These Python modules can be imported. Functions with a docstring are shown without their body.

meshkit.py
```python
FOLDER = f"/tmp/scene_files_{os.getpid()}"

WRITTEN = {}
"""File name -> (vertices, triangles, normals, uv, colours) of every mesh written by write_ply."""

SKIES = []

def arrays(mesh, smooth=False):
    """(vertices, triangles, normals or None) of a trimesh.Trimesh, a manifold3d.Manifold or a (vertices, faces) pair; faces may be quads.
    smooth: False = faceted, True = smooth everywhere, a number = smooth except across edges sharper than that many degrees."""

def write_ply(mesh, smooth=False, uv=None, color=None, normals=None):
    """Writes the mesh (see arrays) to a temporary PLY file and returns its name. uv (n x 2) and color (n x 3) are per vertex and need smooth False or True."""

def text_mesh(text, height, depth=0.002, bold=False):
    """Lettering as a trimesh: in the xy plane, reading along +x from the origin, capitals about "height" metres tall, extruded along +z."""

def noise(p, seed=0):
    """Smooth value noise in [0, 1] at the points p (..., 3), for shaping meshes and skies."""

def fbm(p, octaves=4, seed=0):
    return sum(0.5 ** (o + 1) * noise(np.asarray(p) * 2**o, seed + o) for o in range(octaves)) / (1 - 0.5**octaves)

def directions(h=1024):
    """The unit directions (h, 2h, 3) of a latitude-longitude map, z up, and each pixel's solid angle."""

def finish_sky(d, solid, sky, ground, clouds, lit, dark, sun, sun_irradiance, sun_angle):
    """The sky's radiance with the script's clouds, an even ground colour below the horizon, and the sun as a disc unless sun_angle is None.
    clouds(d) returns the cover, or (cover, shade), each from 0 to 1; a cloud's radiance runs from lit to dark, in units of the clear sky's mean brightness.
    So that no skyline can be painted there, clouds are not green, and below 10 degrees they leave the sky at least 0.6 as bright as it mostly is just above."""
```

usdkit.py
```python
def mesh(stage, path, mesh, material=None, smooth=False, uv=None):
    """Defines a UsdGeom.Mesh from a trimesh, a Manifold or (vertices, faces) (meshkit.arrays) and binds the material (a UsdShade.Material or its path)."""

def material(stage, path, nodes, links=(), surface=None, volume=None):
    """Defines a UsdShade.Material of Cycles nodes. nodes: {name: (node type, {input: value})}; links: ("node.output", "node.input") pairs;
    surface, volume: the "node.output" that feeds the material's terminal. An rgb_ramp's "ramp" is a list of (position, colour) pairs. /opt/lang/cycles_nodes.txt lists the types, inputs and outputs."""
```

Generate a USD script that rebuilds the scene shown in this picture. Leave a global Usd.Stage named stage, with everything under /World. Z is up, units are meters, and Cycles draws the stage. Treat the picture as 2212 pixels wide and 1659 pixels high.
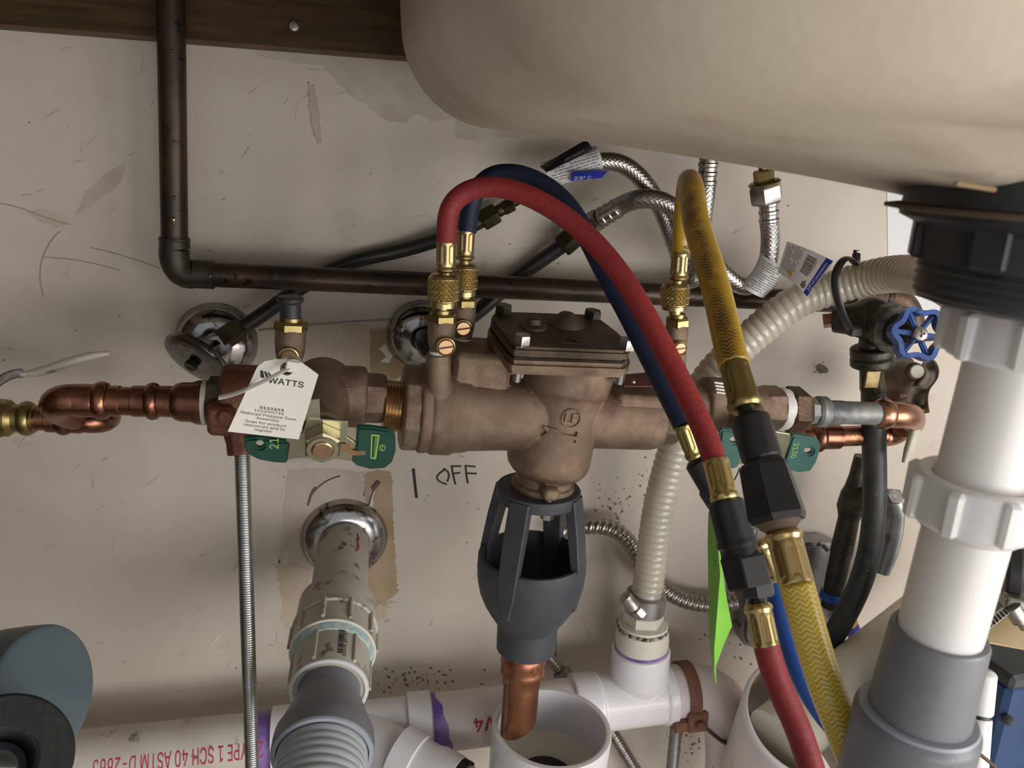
import math, random
import numpy as np, trimesh, manifold3d as m3, usdkit, meshkit
from scipy.interpolate import CubicSpline
from shapely.geometry import Polygon, Point, LineString, box as sbox
from shapely.ops import unary_union
from pxr import Usd, UsdGeom, UsdLux, UsdShade, Gf, Sdf

# ------------------------------------------------------------------ camera, lights, exposure
W, H, F = 2212.0, 1659.0, 1750.0                      # frame and focal length in pixels
CAM = np.array([0.0, -0.77, 0.80])
YAW, PITCH, ROLL = map(math.radians, (12.0, 16.0, 3.3))
FWD = np.array([math.sin(YAW) * math.cos(PITCH), math.cos(YAW) * math.cos(PITCH), -math.sin(PITCH)])
_r0 = np.array([math.cos(YAW), -math.sin(YAW), 0.0]); _u0 = np.cross(_r0, FWD)
IX = math.cos(ROLL) * _r0 + math.sin(ROLL) * _u0
IU = -math.sin(ROLL) * _r0 + math.cos(ROLL) * _u0

stage = Usd.Stage.CreateInMemory()
UsdGeom.SetStageUpAxis(stage, UsdGeom.Tokens.z); UsdGeom.SetStageMetersPerUnit(stage, 1.0)
UsdGeom.Xform.Define(stage, '/World'); UsdGeom.Scope.Define(stage, '/World/Looks')
cam = UsdGeom.Camera.Define(stage, '/World/Camera')
M = Gf.Matrix4d(*IX, 0, *IU, 0, *(-FWD), 0, *CAM, 1)
cam.AddTransformOp().Set(M)
cam.CreateHorizontalApertureAttr(36.0); cam.CreateFocalLengthAttr(F / W * 36.0)
cam.CreateClippingRangeAttr(Gf.Vec2f(0.01, 100.0))
cam.CreateFStopAttr(15.0); cam.CreateFocusDistanceAttr(0.62)
cam.CreateExposureAttr(0.12)

def rect_light(name, pos, target, w, h, power, color):
    l = UsdLux.RectLight.Define(stage, '/World/' + name)
    l.CreateWidthAttr(w); l.CreateHeightAttr(h); l.CreateIntensityAttr(power); l.CreateColorAttr(Gf.Vec3f(*color))
    z = np.array(pos, float) - np.array(target, float); z /= np.linalg.norm(z)
    x = np.cross([0, 0, 1.0], z); x /= np.linalg.norm(x); y = np.cross(z, x)
    l.AddTransformOp().Set(Gf.Matrix4d(*x, 0, *y, 0, *z, 0, *map(float, pos), 1))
    return l
# daylight through the room's window, to the right behind the camera, and the room beyond the open cabinet
rect_light('window_daylight', (1.30, -1.45, 0.58), (0.2, 0.0, 0.55), 1.0, 0.95, 6.6, (1.0, 0.962, 0.915))
rect_light('room_daylight', (0.45, -1.9, 0.30), (0.25, 0.0, 0.30), 1.0, 0.5, 4.6, (1.0, 0.965, 0.94))
dome = UsdLux.DomeLight.Define(stage, '/World/room_ambient'); dome.CreateIntensityAttr(0.12); dome.CreateColorAttr(Gf.Vec3f(0.95, 0.97, 1.0))

# ------------------------------------------------------------------ picture -> place
def ray(px, py): return FWD + IX * ((px - W / 2) / F) + IU * ((H / 2 - py) / F)
def P(px, py, y):                                     # the point of the place seen at (px, py) on the vertical plane y metres from the wall
    d = ray(px, py); return CAM + d * ((y - CAM[1]) / d[1])
def PZ(px, py, z):                                    # ... on the level plane z
    d = ray(px, py); return CAM + d * ((z - CAM[2]) / d[2])
def PD(px, py, dist): return CAM + ray(px, py) * dist
def Q(a): return np.asarray(a, float) if not isinstance(a, tuple) else P(*a)
def dep(p): return float((np.asarray(p) - CAM) @ FWD)
def px2m(p, r): return r * dep(p) / F
def unit(v): v = np.asarray(v, float); return v / np.linalg.norm(v)

# ------------------------------------------------------------------ mesh helpers
def frame(d, ref=None):
    d = unit(d); r = np.array(ref if ref is not None else [0, 0, 1.0], float)
    if abs(d @ unit(r)) > .98: r = np.array([0, 1.0, 0]) if abs(d[1]) < .9 else np.array([1.0, 0, 0])
    x = unit(np.cross(r, d)); return x, np.cross(d, x), d
def tm(v, f): return trimesh.Trimesh(np.asarray(v, float), np.asarray(f, int), process=False)
def cat(*ms): return trimesh.util.concatenate([m for m in ms if m is not None])
def grid_faces(nr, n, wrap=True):
    i, j = np.meshgrid(np.arange(nr - 1), np.arange(n if wrap else n - 1), indexing='ij')
    a = i * n + j; b = i * n + (j + 1) % n
    q = np.stack([a, b, b + n, a + n], -1).reshape(-1, 4)
    return np.vstack([q[:, [0, 1, 2]], q[:, [0, 2, 3]]])
def lathe(A, B, prof, n=48, phase=0.0, ref=None, frac=False, wob=None):
    """profile (t, r): t metres along A->B (or a fraction of it); closed at both ends with a pole."""
    A, B = np.asarray(A, float), np.asarray(B, float); L = np.linalg.norm(B - A)
    x, y, d = frame(B - A, ref)
    pr = [(t * (L if frac else 1), r) for t, r in prof]
    th = phase + np.arange(n) * 2 * math.pi / n
    rings = [(t, r) for t, r in pr if r > 1e-9]
    V = [A + d * t + r * (1 if wob is None else 1) * (np.cos(th)[:, None] * x + np.sin(th)[:, None] * y) for t, r in rings]
    nr = len(V); V = np.vstack(V); Fc = grid_faces(nr, n)
    V = np.vstack([V, A + d * pr[0][0], A + d * pr[-1][0]])
    k = np.arange(n); k2 = (k + 1) % n
    c0 = np.stack([np.full(n, nr * n), k2, k], 1); b = (nr - 1) * n
    c1 = np.stack([np.full(n, nr * n + 1), b + k, b + k2], 1)
    return tm(V, np.vstack([Fc, c0, c1]))
def ring(A, B, prof, n=48, phase=0.0):
    """a closed profile loop turned round the axis (tubes, rims, washers)"""
    A, B = np.asarray(A, float), np.asarray(B, float); x, y, d = frame(B - A)
    th = phase + np.arange(n) * 2 * math.pi / n; pr = list(prof) + [prof[0]]
    V = np.vstack([A + d * t + r * (np.cos(th)[:, None] * x + np.sin(th)[:, None] * y) for t, r in pr[:-1]])
    m = len(pr) - 1; f = []
    for i in range(m):
        for j in range(n):
            a, b = i * n + j, i * n + (j + 1) % n; c, e = ((i + 1) % m) * n + j, ((i + 1) % m) * n + (j + 1) % n
            f += [[a, b, e], [a, e, c]]
    t = tm(V, f); t.fix_normals(); return t
def pl(a, b, prof, n=48, phase=0.0, ref=None):
    """lathe from picture measurements: a, b = (px, py, y) or points; profile (fraction, radius in pixels there)"""
    A, B = Q(a), Q(b)
    return lathe(A, B, [(t, px2m(A + (B - A) * t, r)) for t, r in prof], n, phase, ref, frac=True)
def hexn(a, b, rpx, ch=.1, phase=0.0, sides=6):
    return pl(a, b, [(0, rpx * .9), (ch, rpx), (1 - ch, rpx), (1, rpx * .9)], sides, phase)
def spline(pts, step=.003):
    p = np.array([Q(q) for q in pts]); s = np.r_[0, np.cumsum(np.linalg.norm(np.diff(p, axis=0), axis=1))]
    return CubicSpline(s, p)(np.linspace(0, s[-1], max(3, int(s[-1] / step) + 1)))
def sweep(path, r, n=24, disp=None, caps=True, uv=False, flat=None):
    path = np.asarray(path, float); N = len(path)
    T = np.gradient(path, axis=0); T /= np.linalg.norm(T, axis=1, keepdims=True)
    x, y, _ = frame(T[0]); X = [x]
    for i in range(1, N):
        v = X[-1] - T[i] * (X[-1] @ T[i]); X.append(v / np.linalg.norm(v))
    X = np.array(X); Y = np.cross(T, X)
    s = np.r_[0, np.cumsum(np.linalg.norm(np.diff(path, axis=0), axis=1))]
    rr = np.interp(np.linspace(0, 1, N), np.linspace(0, 1, len(np.atleast_1d(r))), np.atleast_1d(r)) if np.ndim(r) else np.full(N, r)
    k = n + 1 if uv else n
    th = np.arange(k) * 2 * math.pi / n
    R = rr[:, None] * np.ones((1, k))
    if disp is not None: R = R + disp(th[None, :], s[:, None])
    a, b = (1, 1) if flat is None else flat
    V = path[:, None] + R[..., None] * (a * np.cos(th)[None, :, None] * X[:, None] + b * np.sin(th)[None, :, None] * Y[:, None])
    V = V.reshape(-1, 3); Fc = grid_faces(N, k, wrap=not uv)
    UV = np.stack([np.broadcast_to(th / (2 * math.pi), (N, k)), np.broadcast_to(s[:, None], (N, k))], -1).reshape(-1, 2)
    if caps:
        V = np.vstack([V, path[0], path[-1]]); UV = np.vstack([UV, [0, 0], [0, s[-1]]])
        j = np.arange(n); j2 = (j + 1) % k if not uv else j + 1; e = (N - 1) * k
        Fc = np.vstack([Fc, np.stack([np.full(n, N * k), j2, j], 1), np.stack([np.full(n, N * k + 1), e + j, e + j2], 1)])
    t = tm(V, Fc)
    return (t, UV) if uv else t
def hull(pts): return trimesh.convex.convex_hull(np.asarray(pts, float))
def cbox(c, ex, ey, ez, hx, hy, hz, bev=.001):
    ex, ey, ez = unit(ex), unit(ey), unit(ez); pts = []
    for sx in (-1, 1):
        for sy in (-1, 1):
            for sz in (-1, 1):
                for k in range(3):
                    h = [hx - bev, hy - bev, hz - bev]; h[k] += bev
                    pts.append(np.asarray(c) + ex * sx * h[0] + ey * sy * h[1] + ez * sz * h[2])
    return hull(pts)
def seg(a, b, w, h, bev=.0006, up=(0, 0, 1)):
    a, b = Q(a), Q(b); x, y, d = frame(b - a, up); L = np.linalg.norm(b - a)
    return cbox((a + b) / 2, x, y, d, w / 2, h / 2, L / 2, bev)
def man(t): return m3.Manifold(m3.Mesh(np.asarray(t.vertices, np.float32), np.asarray(t.faces, np.uint32)))
def unman(m): k = m.to_mesh(); return tm(k.vert_properties[:, :3], k.tri_verts)
def weld(t): t = trimesh.Trimesh(t.vertices, t.faces, process=True); t.merge_vertices(); t.fix_normals(); return t
def union(*ms): return unman(m3.Manifold.batch_boolean([man(weld(m)) for m in ms], m3.OpType.Add))
def minus(a, *bs):
    r = man(weld(a))
    for b in bs: r = r - man(weld(b))
    return unman(r)
def soften(m, edge=.0016, it=6, lam=.5):
    t = unman(man(weld(m)).refine_to_length(edge)); t.merge_vertices()
    trimesh.smoothing.filter_taubin(t, lamb=lam, nu=lam + .03, iterations=it); return t
def plate(poly, O, ex, ey, depth, bev=0.0):
    """a flat outline (shapely polygon or points, metres in the ex/ey plane at O) given thickness along ex x ey, edges eased"""
    g = poly if hasattr(poly, 'area') else Polygon(poly)
    ex, ey = unit(ex), unit(ey); ez = np.cross(ex, ey)
    out = []
    for q in (getattr(g, 'geoms', None) or [g]):
        if q.area < 1e-12: continue
        if bev > 0 and not q.buffer(-bev).is_empty and q.buffer(-bev).geom_type == 'Polygon':
            cs = m3.CrossSection([np.asarray(q.exterior.coords[:-1])] + [np.asarray(i.coords[:-1]) for i in q.interiors], m3.FillRule.EvenOdd)
            ins = cs.offset(-bev, m3.JoinType.Round)
            t = unman(m3.Manifold.extrude(cs, depth - 2 * bev).translate([0, 0, bev]) + m3.Manifold.extrude(ins, depth))
        else: t = trimesh.creation.extrude_polygon(q, depth, engine='earcut')
        out.append(t)
    t = cat(*out); v = np.asarray(t.vertices)
    return tm(np.asarray(O) + v[:, :1] * ex + v[:, 1:2] * ey + v[:, 2:] * ez, t.faces)
def text_at(s, O, ex, ey, h, depth=.0002, bold=False, center=True, sx=1.0):
    t = meshkit.text_mesh(s, h, depth, bold); v = np.array(t.vertices); v[:, 0] *= sx
    if center: v[:, 0] -= (v[:, 0].min() + v[:, 0].max()) / 2
    ex, ey = unit(ex), unit(ey); ez = np.cross(ex, ey)
    return tm(np.asarray(O) + v[:, :1] * ex + v[:, 1:2] * ey + v[:, 2:] * ez, t.faces)
def ribbon(rows, th):
    """a thin sheet through rows of points (r x c x 3), thickness th"""
    g = np.asarray(rows, float); du = np.gradient(g, axis=0); dv = np.gradient(g, axis=1)
    n = np.cross(du, dv); n /= np.maximum(np.linalg.norm(n, axis=2, keepdims=True), 1e-12)
    r, c = g.shape[:2]; V = np.vstack([(g + n * th / 2).reshape(-1, 3), (g - n * th / 2).reshape(-1, 3)])
    f = grid_faces(r, c, False); k = r * c; fs = [f, f[:, ::-1] + k]
    e = [i * c for i in range(r)] + [(r - 1) * c + j for j in range(1, c)] + [i * c + c - 1 for i in range(r - 2, -1, -1)] + [j for j in range(c - 2, 0, -1)]
    e = np.array(e); e2 = np.roll(e, -1)
    fs += [np.stack([e, e2 + k, e2], 1), np.stack([e, e + k, e2 + k], 1)]
    t = tm(V, np.vstack(fs)); t.fix_normals(); return t

# ------------------------------------------------------------------ prims
used = {}
def numbered(parent, name):
    k = (parent, name); i = used.get(k, 0); used[k] = i + 1
    return name if i == 0 else f'{name}_{i:03d}'
class Thing:
    def __init__(self, name, label=None, category=None, base=(0, 0, 0), group=None, kind=None):
        self.base = np.asarray(Q(base), float); self.path = '/World/' + numbered('/World', name)
        x = UsdGeom.Xform.Define(stage, self.path); x.AddTranslateOp().Set(Gf.Vec3d(*map(float, self.base)))
        tag(x.GetPrim(), label, category, group, kind)
    def part(self, name, mesh, mat, smooth=32, under=None, label=None, uv=None, kind=None):
        par = under or self.path; path = par + '/' + numbered(par, name)
        if isinstance(mesh, tuple): mesh, uv = mesh
        t = tm(np.asarray(mesh.vertices) - self.base, mesh.faces)
        if uv is not None: smooth = True
        p = usdkit.mesh(stage, path, t, M_[mat], smooth=smooth, uv=uv)
        if label or kind: tag(p.GetPrim(), label, None, None, kind)
        return path
def tag(p, label=None, category=None, group=None, kind=None):
    for k, v in (('label', label), ('category', category), ('group', group), ('kind', kind)):
        if v: p.SetCustomDataByKey(k, v)

# ------------------------------------------------------------------ materials
M_ = {}
def mat(name, c1, c2=None, rough=.5, metal=0.0, ns=40, lo=.38, hi=.62, det=4, c3=None, s3=120, t3=(.62, .68), bump=0.0, bs=600, rough2=None, spec=.5, coat=0, trans=0, sss=0, stretch=(1, 1, 1), aniso=0, sssc=.004, bd=2):
    """paint, plastic or metal with mottling (c1 -> c2), specks or stains (c3) and a fine grain"""
    N, L = {'tc': ('texture_coordinate', {}), 'mp': ('mapping', {'scale': stretch}), 'p': ('principled_bsdf', {'metallic': metal, 'roughness': rough, 'specular_ior_level': spec, 'coat_weight': coat, 'transmission_weight': trans, 'base_color': c1})}, [('tc.object', 'mp.vector')]
    col = None
    if c2 is not None:
        N['n'] = ('noise_texture', {'scale': ns, 'detail': det, 'roughness': .6}); N['r'] = ('rgb_ramp', {'ramp': [(0, c1), (lo, c1), (hi, c2), (1, c2)]})
        L += [('mp.vector', 'n.vector'), ('n.fac', 'r.fac')]; col = 'r.color'
        if rough2 is not None:
            N['rm'] = ('map_range', {'from_min': lo, 'from_max': hi, 'to_min': rough, 'to_max': rough2, 'clamp': True}); L += [('n.fac', 'rm.value'), ('rm.result', 'p.roughness')]
    if c3 is not None:
        N['n3'] = ('noise_texture', {'scale': s3, 'detail': 3, 'roughness': .6}); N['m3'] = ('map_range', {'from_min': t3[0], 'from_max': t3[1], 'to_min': 0, 'to_max': 1, 'clamp': True})
        N['x3'] = ('mix_color', {'a': c1, 'b': c3}); L += [('tc.object', 'n3.vector'), ('n3.fac', 'm3.value'), ('m3.result', 'x3.fac')]
        if col: L.append((col, 'x3.a'))
        col = 'x3.result'
    if col: L.append((col, 'p.base_color'))
    if bump:
        N['nb'] = ('noise_texture', {'scale': bs, 'detail': bd}); N['b'] = ('bump', {'strength': bump, 'distance': .001}); L += [('tc.object', 'nb.vector'), ('nb.fac', 'b.height'), ('b.normal', 'p.normal')]
    if sss: N['p'][1].update({'subsurface_weight': sss, 'subsurface_scale': sssc, 'subsurface_radius': (1, .8, .6)})
    M_[name] = usdkit.material(stage, '/World/Looks/' + name, N, L, surface='p.BSDF')
mat('wall_paint', (.52, .455, .385), (.575, .515, .445), .55, ns=5, c3=(.42, .36, .285), s3=22, t3=(.66, .80), bump=.12, bs=350)
mat('marker_ink', (.012, .012, .016), rough=.5)
mat('bare_board', (.33, .235, .135), (.42, .32, .21), .8, ns=22)
mat('tan_board', (.48, .39, .28), (.54, .46, .36), .75, ns=26)
mat('pink_board', (.47, .40, .345), (.53, .46, .40), .7, ns=26)
mat('stain', (.42, .365, .29), (.49, .44, .365), .6, ns=30)
mat('scuff', (.37, .33, .28), (.43, .39, .33), .6, ns=60)
mat('dirt', (.10, .085, .065), (.20, .17, .13), .8, ns=300)
mat('crack', (.16, .12, .085), rough=.9)
mat('chip', (.66, .62, .56), rough=.6)
mat('wood', (.038, .020, .006), (.075, .041, .013), .5, ns=14, stretch=(1, 8, 14), c3=(.024, .012, .003), s3=9, t3=(.55, .7), spec=.25)
mat('wood_edge', (.085, .048, .022), (.12, .07, .035), .6, ns=40)
mat('steel', (.42, .40, .37), (.28, .26, .23), .38, 1.0, ns=120)
mat('dark_copper', (.032, .024, .018), (.082, .048, .032), .40, .6, ns=26, c3=(.010, .009, .008), s3=110, t3=(.60, .66), lo=.4, hi=.75)
mat('green_copper', (.032, .030, .022), (.055, .046, .034), .45, .5, ns=60)
mat('solder', (.42, .38, .30), rough=.35, metal=1)
mat('black_tube', (.008, .008, .008), (.016, .015, .014), .42, ns=60)
mat('dark_brass', (.035, .030, .018), (.075, .062, .03), .42, .8, ns=70)
mat('chrome', (.42, .41, .41), (.30, .29, .29), .10, 1.0, ns=30, c3=(.07, .045, .04), s3=70, t3=(.60, .66), rough2=.2)
mat('chrome_dull', (.22, .22, .225), (.15, .15, .155), .24, 1.0, ns=60, c3=(.09, .075, .065), s3=140, t3=(.58, .66))
mat('braid', (.50, .49, .47), (.36, .35, .33), .30, 1.0, ns=120)
mat('steel_bright', (.55, .53, .50), (.42, .40, .37), .26, 1.0, ns=60)
mat('paper', (.70, .67, .60), (.78, .75, .68), .6, ns=18, c3=(.50, .43, .30), s3=55, t3=(.64, .74))
mat('label_white', (.72, .72, .72), rough=.4)
mat('label_blue', (.015, .03, .34), rough=.35)
mat('label_black', (.02, .02, .022), rough=.4)
mat('ink', (.02, .02, .02), rough=.6)
mat('ink_grey', (.22, .22, .23), rough=.6)
mat('ink_yellow', (.75, .42, .03), rough=.5)
mat('nylon', (.78, .76, .70), rough=.35, sss=.3)
mat('bronze', (.245, .175, .125), (.36, .268, .19), .40, .85, ns=30, bump=.6, bs=2000, bd=3, c3=(.20, .12, .10), s3=34, t3=(.5, .72), rough2=.48)
mat('bronze_cover', (.10, .076, .054), (.15, .112, .08), .48, .8, ns=40, bump=.5, bs=2000)
mat('bronze_dark', (.032, .031, .024), (.065, .054, .038), .42, .6, ns=60, bump=.4, bs=500, c3=(.05, .065, .05), s3=90, t3=(.58, .7))
mat('bronze_brown', (.085, .050, .032), (.14, .085, .055), .5, .6, ns=60, bump=.4, bs=500)
mat('thread_brass', (.42, .25, .12), (.55, .36, .18), .26, 1.0, ns=40)
mat('brass', (.52, .41, .21), (.44, .34, .16), .34, 1.0, ns=50)
mat('brass_bright', (.64, .50, .23), (.56, .43, .19), .30, 1.0, ns=35)
mat('brass_fitting', (.38, .30, .13), (.28, .22, .09), .36, 1.0, ns=40)
mat('screw_copper', (.72, .47, .30), (.60, .38, .22), .28, 1.0, ns=90)
mat('bolt_steel', (.44, .43, .42), (.32, .30, .28), .34, 1.0, ns=90)
mat('tape', (.80, .79, .77), (.66, .64, .60), .5, ns=120, bump=.5, bs=900)
mat('copper', (.33, .155, .095), (.23, .105, .068), .30, 1.0, ns=34, c3=(.15, .07, .05), s3=60, t3=(.54, .70))
mat('copper_bright', (.52, .27, .18), (.40, .20, .125), .30, 1.0, ns=40)
mat('copper_cut', (.30, .125, .07), (.42, .19, .11), .36, .9, ns=34, c3=(.14, .06, .04), s3=60, t3=(.56, .70))
mat('red_brown', (.115, .042, .022), (.17, .065, .034), .45, .35, ns=40, bump=.2)
mat('green_handle', (.010, .060, .042), (.016, .072, .052), .36, ns=50, coat=.2)
mat('green_pale', (.045, .12, .105), (.06, .145, .13), .38, ns=50, coat=.2)
mat('green_ink', (.35, .55, .12), rough=.5)
mat('zinc_gold', (.60, .57, .40), (.68, .66, .52), .32, 1.0, ns=26)
mat('rod', (.47, .47, .47), (.36, .36, .36), .30, 1.0, ns=60)
mat('red_hose', (.25, .020, .022), (.31, .030, .032), .55, ns=300, bump=.3, bs=1500)
mat('blue_hose_shaded', (.005, .012, .04), (.008, .018, .06), .5, ns=300, bump=.2, bs=1500)  # near-black blue: the shading on the arch is put into the colour
mat('blue_bright', (.015, .075, .34), rough=.4)
mat('black_plastic', (.014, .014, .015), (.022, .022, .024), .42, ns=40)
mat('black_cap', (.022, .023, .024), rough=.5)
mat('grey_nylon', (.060, .062, .068), rough=.45)
mat('airgap', (.040, .042, .052), (.054, .056, .068), .55, ns=30, bump=.35, bs=900, c3=(.09, .09, .10), s3=420, t3=(.70, .74))
mat('pvc', (.74, .73, .76), (.70, .68, .69), .32, ns=12, c3=(.48, .44, .38), s3=150, t3=(.70, .76), coat=.2)
mat('pvc_clean', (.78, .765, .75), (.74, .72, .70), .32, ns=9, sss=.15)
mat('pvc_cream', (.62, .58, .47), (.68, .65, .56), .36, ns=14)
mat('pvc_old', (.44, .42, .35), (.53, .505, .43), .42, ns=16, c3=(.13, .11, .085), s3=70, t3=(.58, .72))
mat('pvc_dirty', (.55, .50, .41), (.64, .59, .52), .45, ns=14, c3=(.16, .12, .075), s3=60, t3=(.62, .72))
mat('pvc_pink', (.64, .56, .56), (.70, .62, .61), .42, ns=14, c3=(.20, .15, .10), s3=60, t3=(.66, .74))
mat('purple', (.16, .08, .34), (.30, .19, .47), .45, ns=50)
mat('print_red', (.45, .03, .10), rough=.5)
mat('teal_ring', (.26, .42, .45), (.55, .57, .52), .7, ns=220)
mat('pvc_grey', (.165, .170, .190), (.19, .195, .215), .42, ns=24, c3=(.40, .40, .42), s3=420, t3=(.74, .77))
mat('pvc_grey_edge', (.33, .36, .42), rough=.4)
mat('pvc_blue_grey', (.085, .115, .135), (.10, .135, .155), .38, ns=20)
mat('grey_hose', (.36, .40, .41), (.42, .46, .47), .34, ns=14, coat=.2)
mat('clear_hose', (.42, .385, .315), (.50, .46, .38), .26, ns=16, sss=.3, sssc=.005, coat=.4)
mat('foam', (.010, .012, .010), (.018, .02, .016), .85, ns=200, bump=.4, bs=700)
mat('water', (.004, .005, .004), rough=.06)
mat('clamp_rust', (.14, .055, .030), (.19, .08, .045), .55, ns=60)
mat('blue_wheel', (.035, .085, .30), (.05, .12, .38), .42, .1, ns=60, c3=(.03, .04, .07), s3=130, t3=(.58, .64))
mat('cream_grip', (.55, .52, .41), (.62, .60, .50), .5, ns=40, c3=(.22, .20, .14), s3=80, t3=(.60, .72))
mat('galvanised', (.30, .30, .295), (.38, .38, .37), .42, .9, ns=50, c3=(.22, .19, .15), s3=60, t3=(.58, .7))
mat('conduit', (.42, .39, .36), (.32, .29, .26), .28, 1.0, ns=60)
mat('nipple_grey', (.12, .125, .13), (.30, .30, .29), .5, .3, ns=50)
mat('black_pipe', (.022, .023, .023), (.045, .045, .044), .45, .2, ns=60, c3=(.20, .20, .19), s3=260, t3=(.70, .74))
mat('lime_paper', (.19, .50, .05), (.22, .55, .06), .55)
mat('crack_dark', (.05, .04, .03), rough=.9)
mat('old_line', (.36, .315, .25), rough=.7)
mat('dirt_ring', (.03, .03, .025), (.42, .37, .29), .8, ns=160, lo=.45, hi=.55)
mat('worn_brass', (.22, .165, .08), (.34, .26, .13), .55, .7, ns=120)
mat('pale_wall_patch', (.60, .61, .63), rough=.45)
mat('nut_zinc', (.42, .38, .25), (.50, .46, .32), .36, 1.0, ns=40)
mat('plate_chrome', (.50, .49, .48), (.36, .35, .35), .16, 1.0, ns=40, c3=(.12, .075, .055), s3=90, t3=(.58, .66), rough2=.26)
mat('lime_dark', (.10, .42, .03), rough=.55)
mat('basin', (.51, .435, .345), (.61, .53, .43), .50, ns=7, c3=(.42, .34, .245), s3=15, t3=(.54, .80), bump=.15, bs=240)
mat('basin_wood', (.30, .20, .10), rough=.7)
mat('strainer', (.020, .020, .022), (.032, .032, .034), .40, ns=30)
mat('rubber_edge', (.10, .065, .04), rough=.6)
mat('box_blue', (.012, .040, .115), (.016, .05, .14), .45, ns=30)
mat('box_dark', (.04, .045, .05), (.06, .065, .07), .6, ns=40)
mat('card', (.50, .38, .20), (.55, .43, .25), .7, ns=30)
mat('nameplate', (.17, .05, .04), rough=.35, metal=.6)
mat('floor_mat', (.42, .39, .34), (.48, .45, .40), .8, ns=10)
mat('added_top', (.30, .26, .20), rough=.7)
def yellow_mat(name, spine, net):
    # translucent yellow jacket: brown knit showing along one side, net of reinforcement cord under it (uv: turn, metres)
    N = {'tc': ('texture_coordinate', {}), 's': ('separate_xyz', {}), 'p': ('principled_bsdf', {'roughness': .36, 'coat_weight': .3, 'coat_roughness': .15})}
    L = [('tc.UV', 's.vector')]
    a = [0]
    def m(op, x, y=0.0, z=0.0):
        a[0] += 1; n = f'm{a[0]}'; N[n] = ('math', {'math_type': op})
        for k, v in (('value1', x), ('value2', y), ('value3', z)):
            if isinstance(v, str): L.append((v, f'{n}.{k}'))
            else: N[n][1][k] = v
        return f'{n}.value'
    # chevron cords, worn unevenly
    u = m('multiply', 's.x', 18.0); v = m('multiply', 's.y', 400.0)
    fold = m('pingpong', u, 1.0)
    N['nz'] = ('noise_texture', {'scale': 220, 'detail': 3}); L.append(('tc.object', 'nz.vector'))
    N['n2'] = ('noise_texture', {'scale': 60, 'detail': 4, 'roughness': .65}); L.append(('tc.object', 'n2.vector'))
    w = m('sine', m('multiply', m('add', m('add', v, m('multiply', fold, .9)), m('multiply', 'nz.fac', .7)), 2 * math.pi)); w = m('multiply_add', w, .5, .5)
    band = m('subtract', 1.0, m('multiply', m('absolute', m('subtract', m('fraction', m('subtract', 's.x', spine - .5)), .5)), 4.6 if not net else 1.2)); N[band.split('.')[0]][1]['use_clamp'] = True
    if net: fac = m('multiply', m('multiply', w, band), m('multiply_add', 'n2.fac', 1.3, .2))
    else:
        blot = m('multiply_add', 'n2.fac', 2.6, -.5)
        fac = m('multiply', m('multiply', band, blot), m('multiply_add', w, .9, .5))
    N[fac.split('.')[0]][1]['use_clamp'] = True
    N['x'] = ('mix_color', {'a': (.50, .30, .022) if not net else (.80, .60, .085), 'b': (.075, .030, .008) if not net else (.36, .23, .05)}); L += [(fac, 'x.fac'), ('x.result', 'p.base_color')]
    M_[name] = usdkit.material(stage, '/World/Looks/' + name, N, L, surface='p.BSDF')

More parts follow.
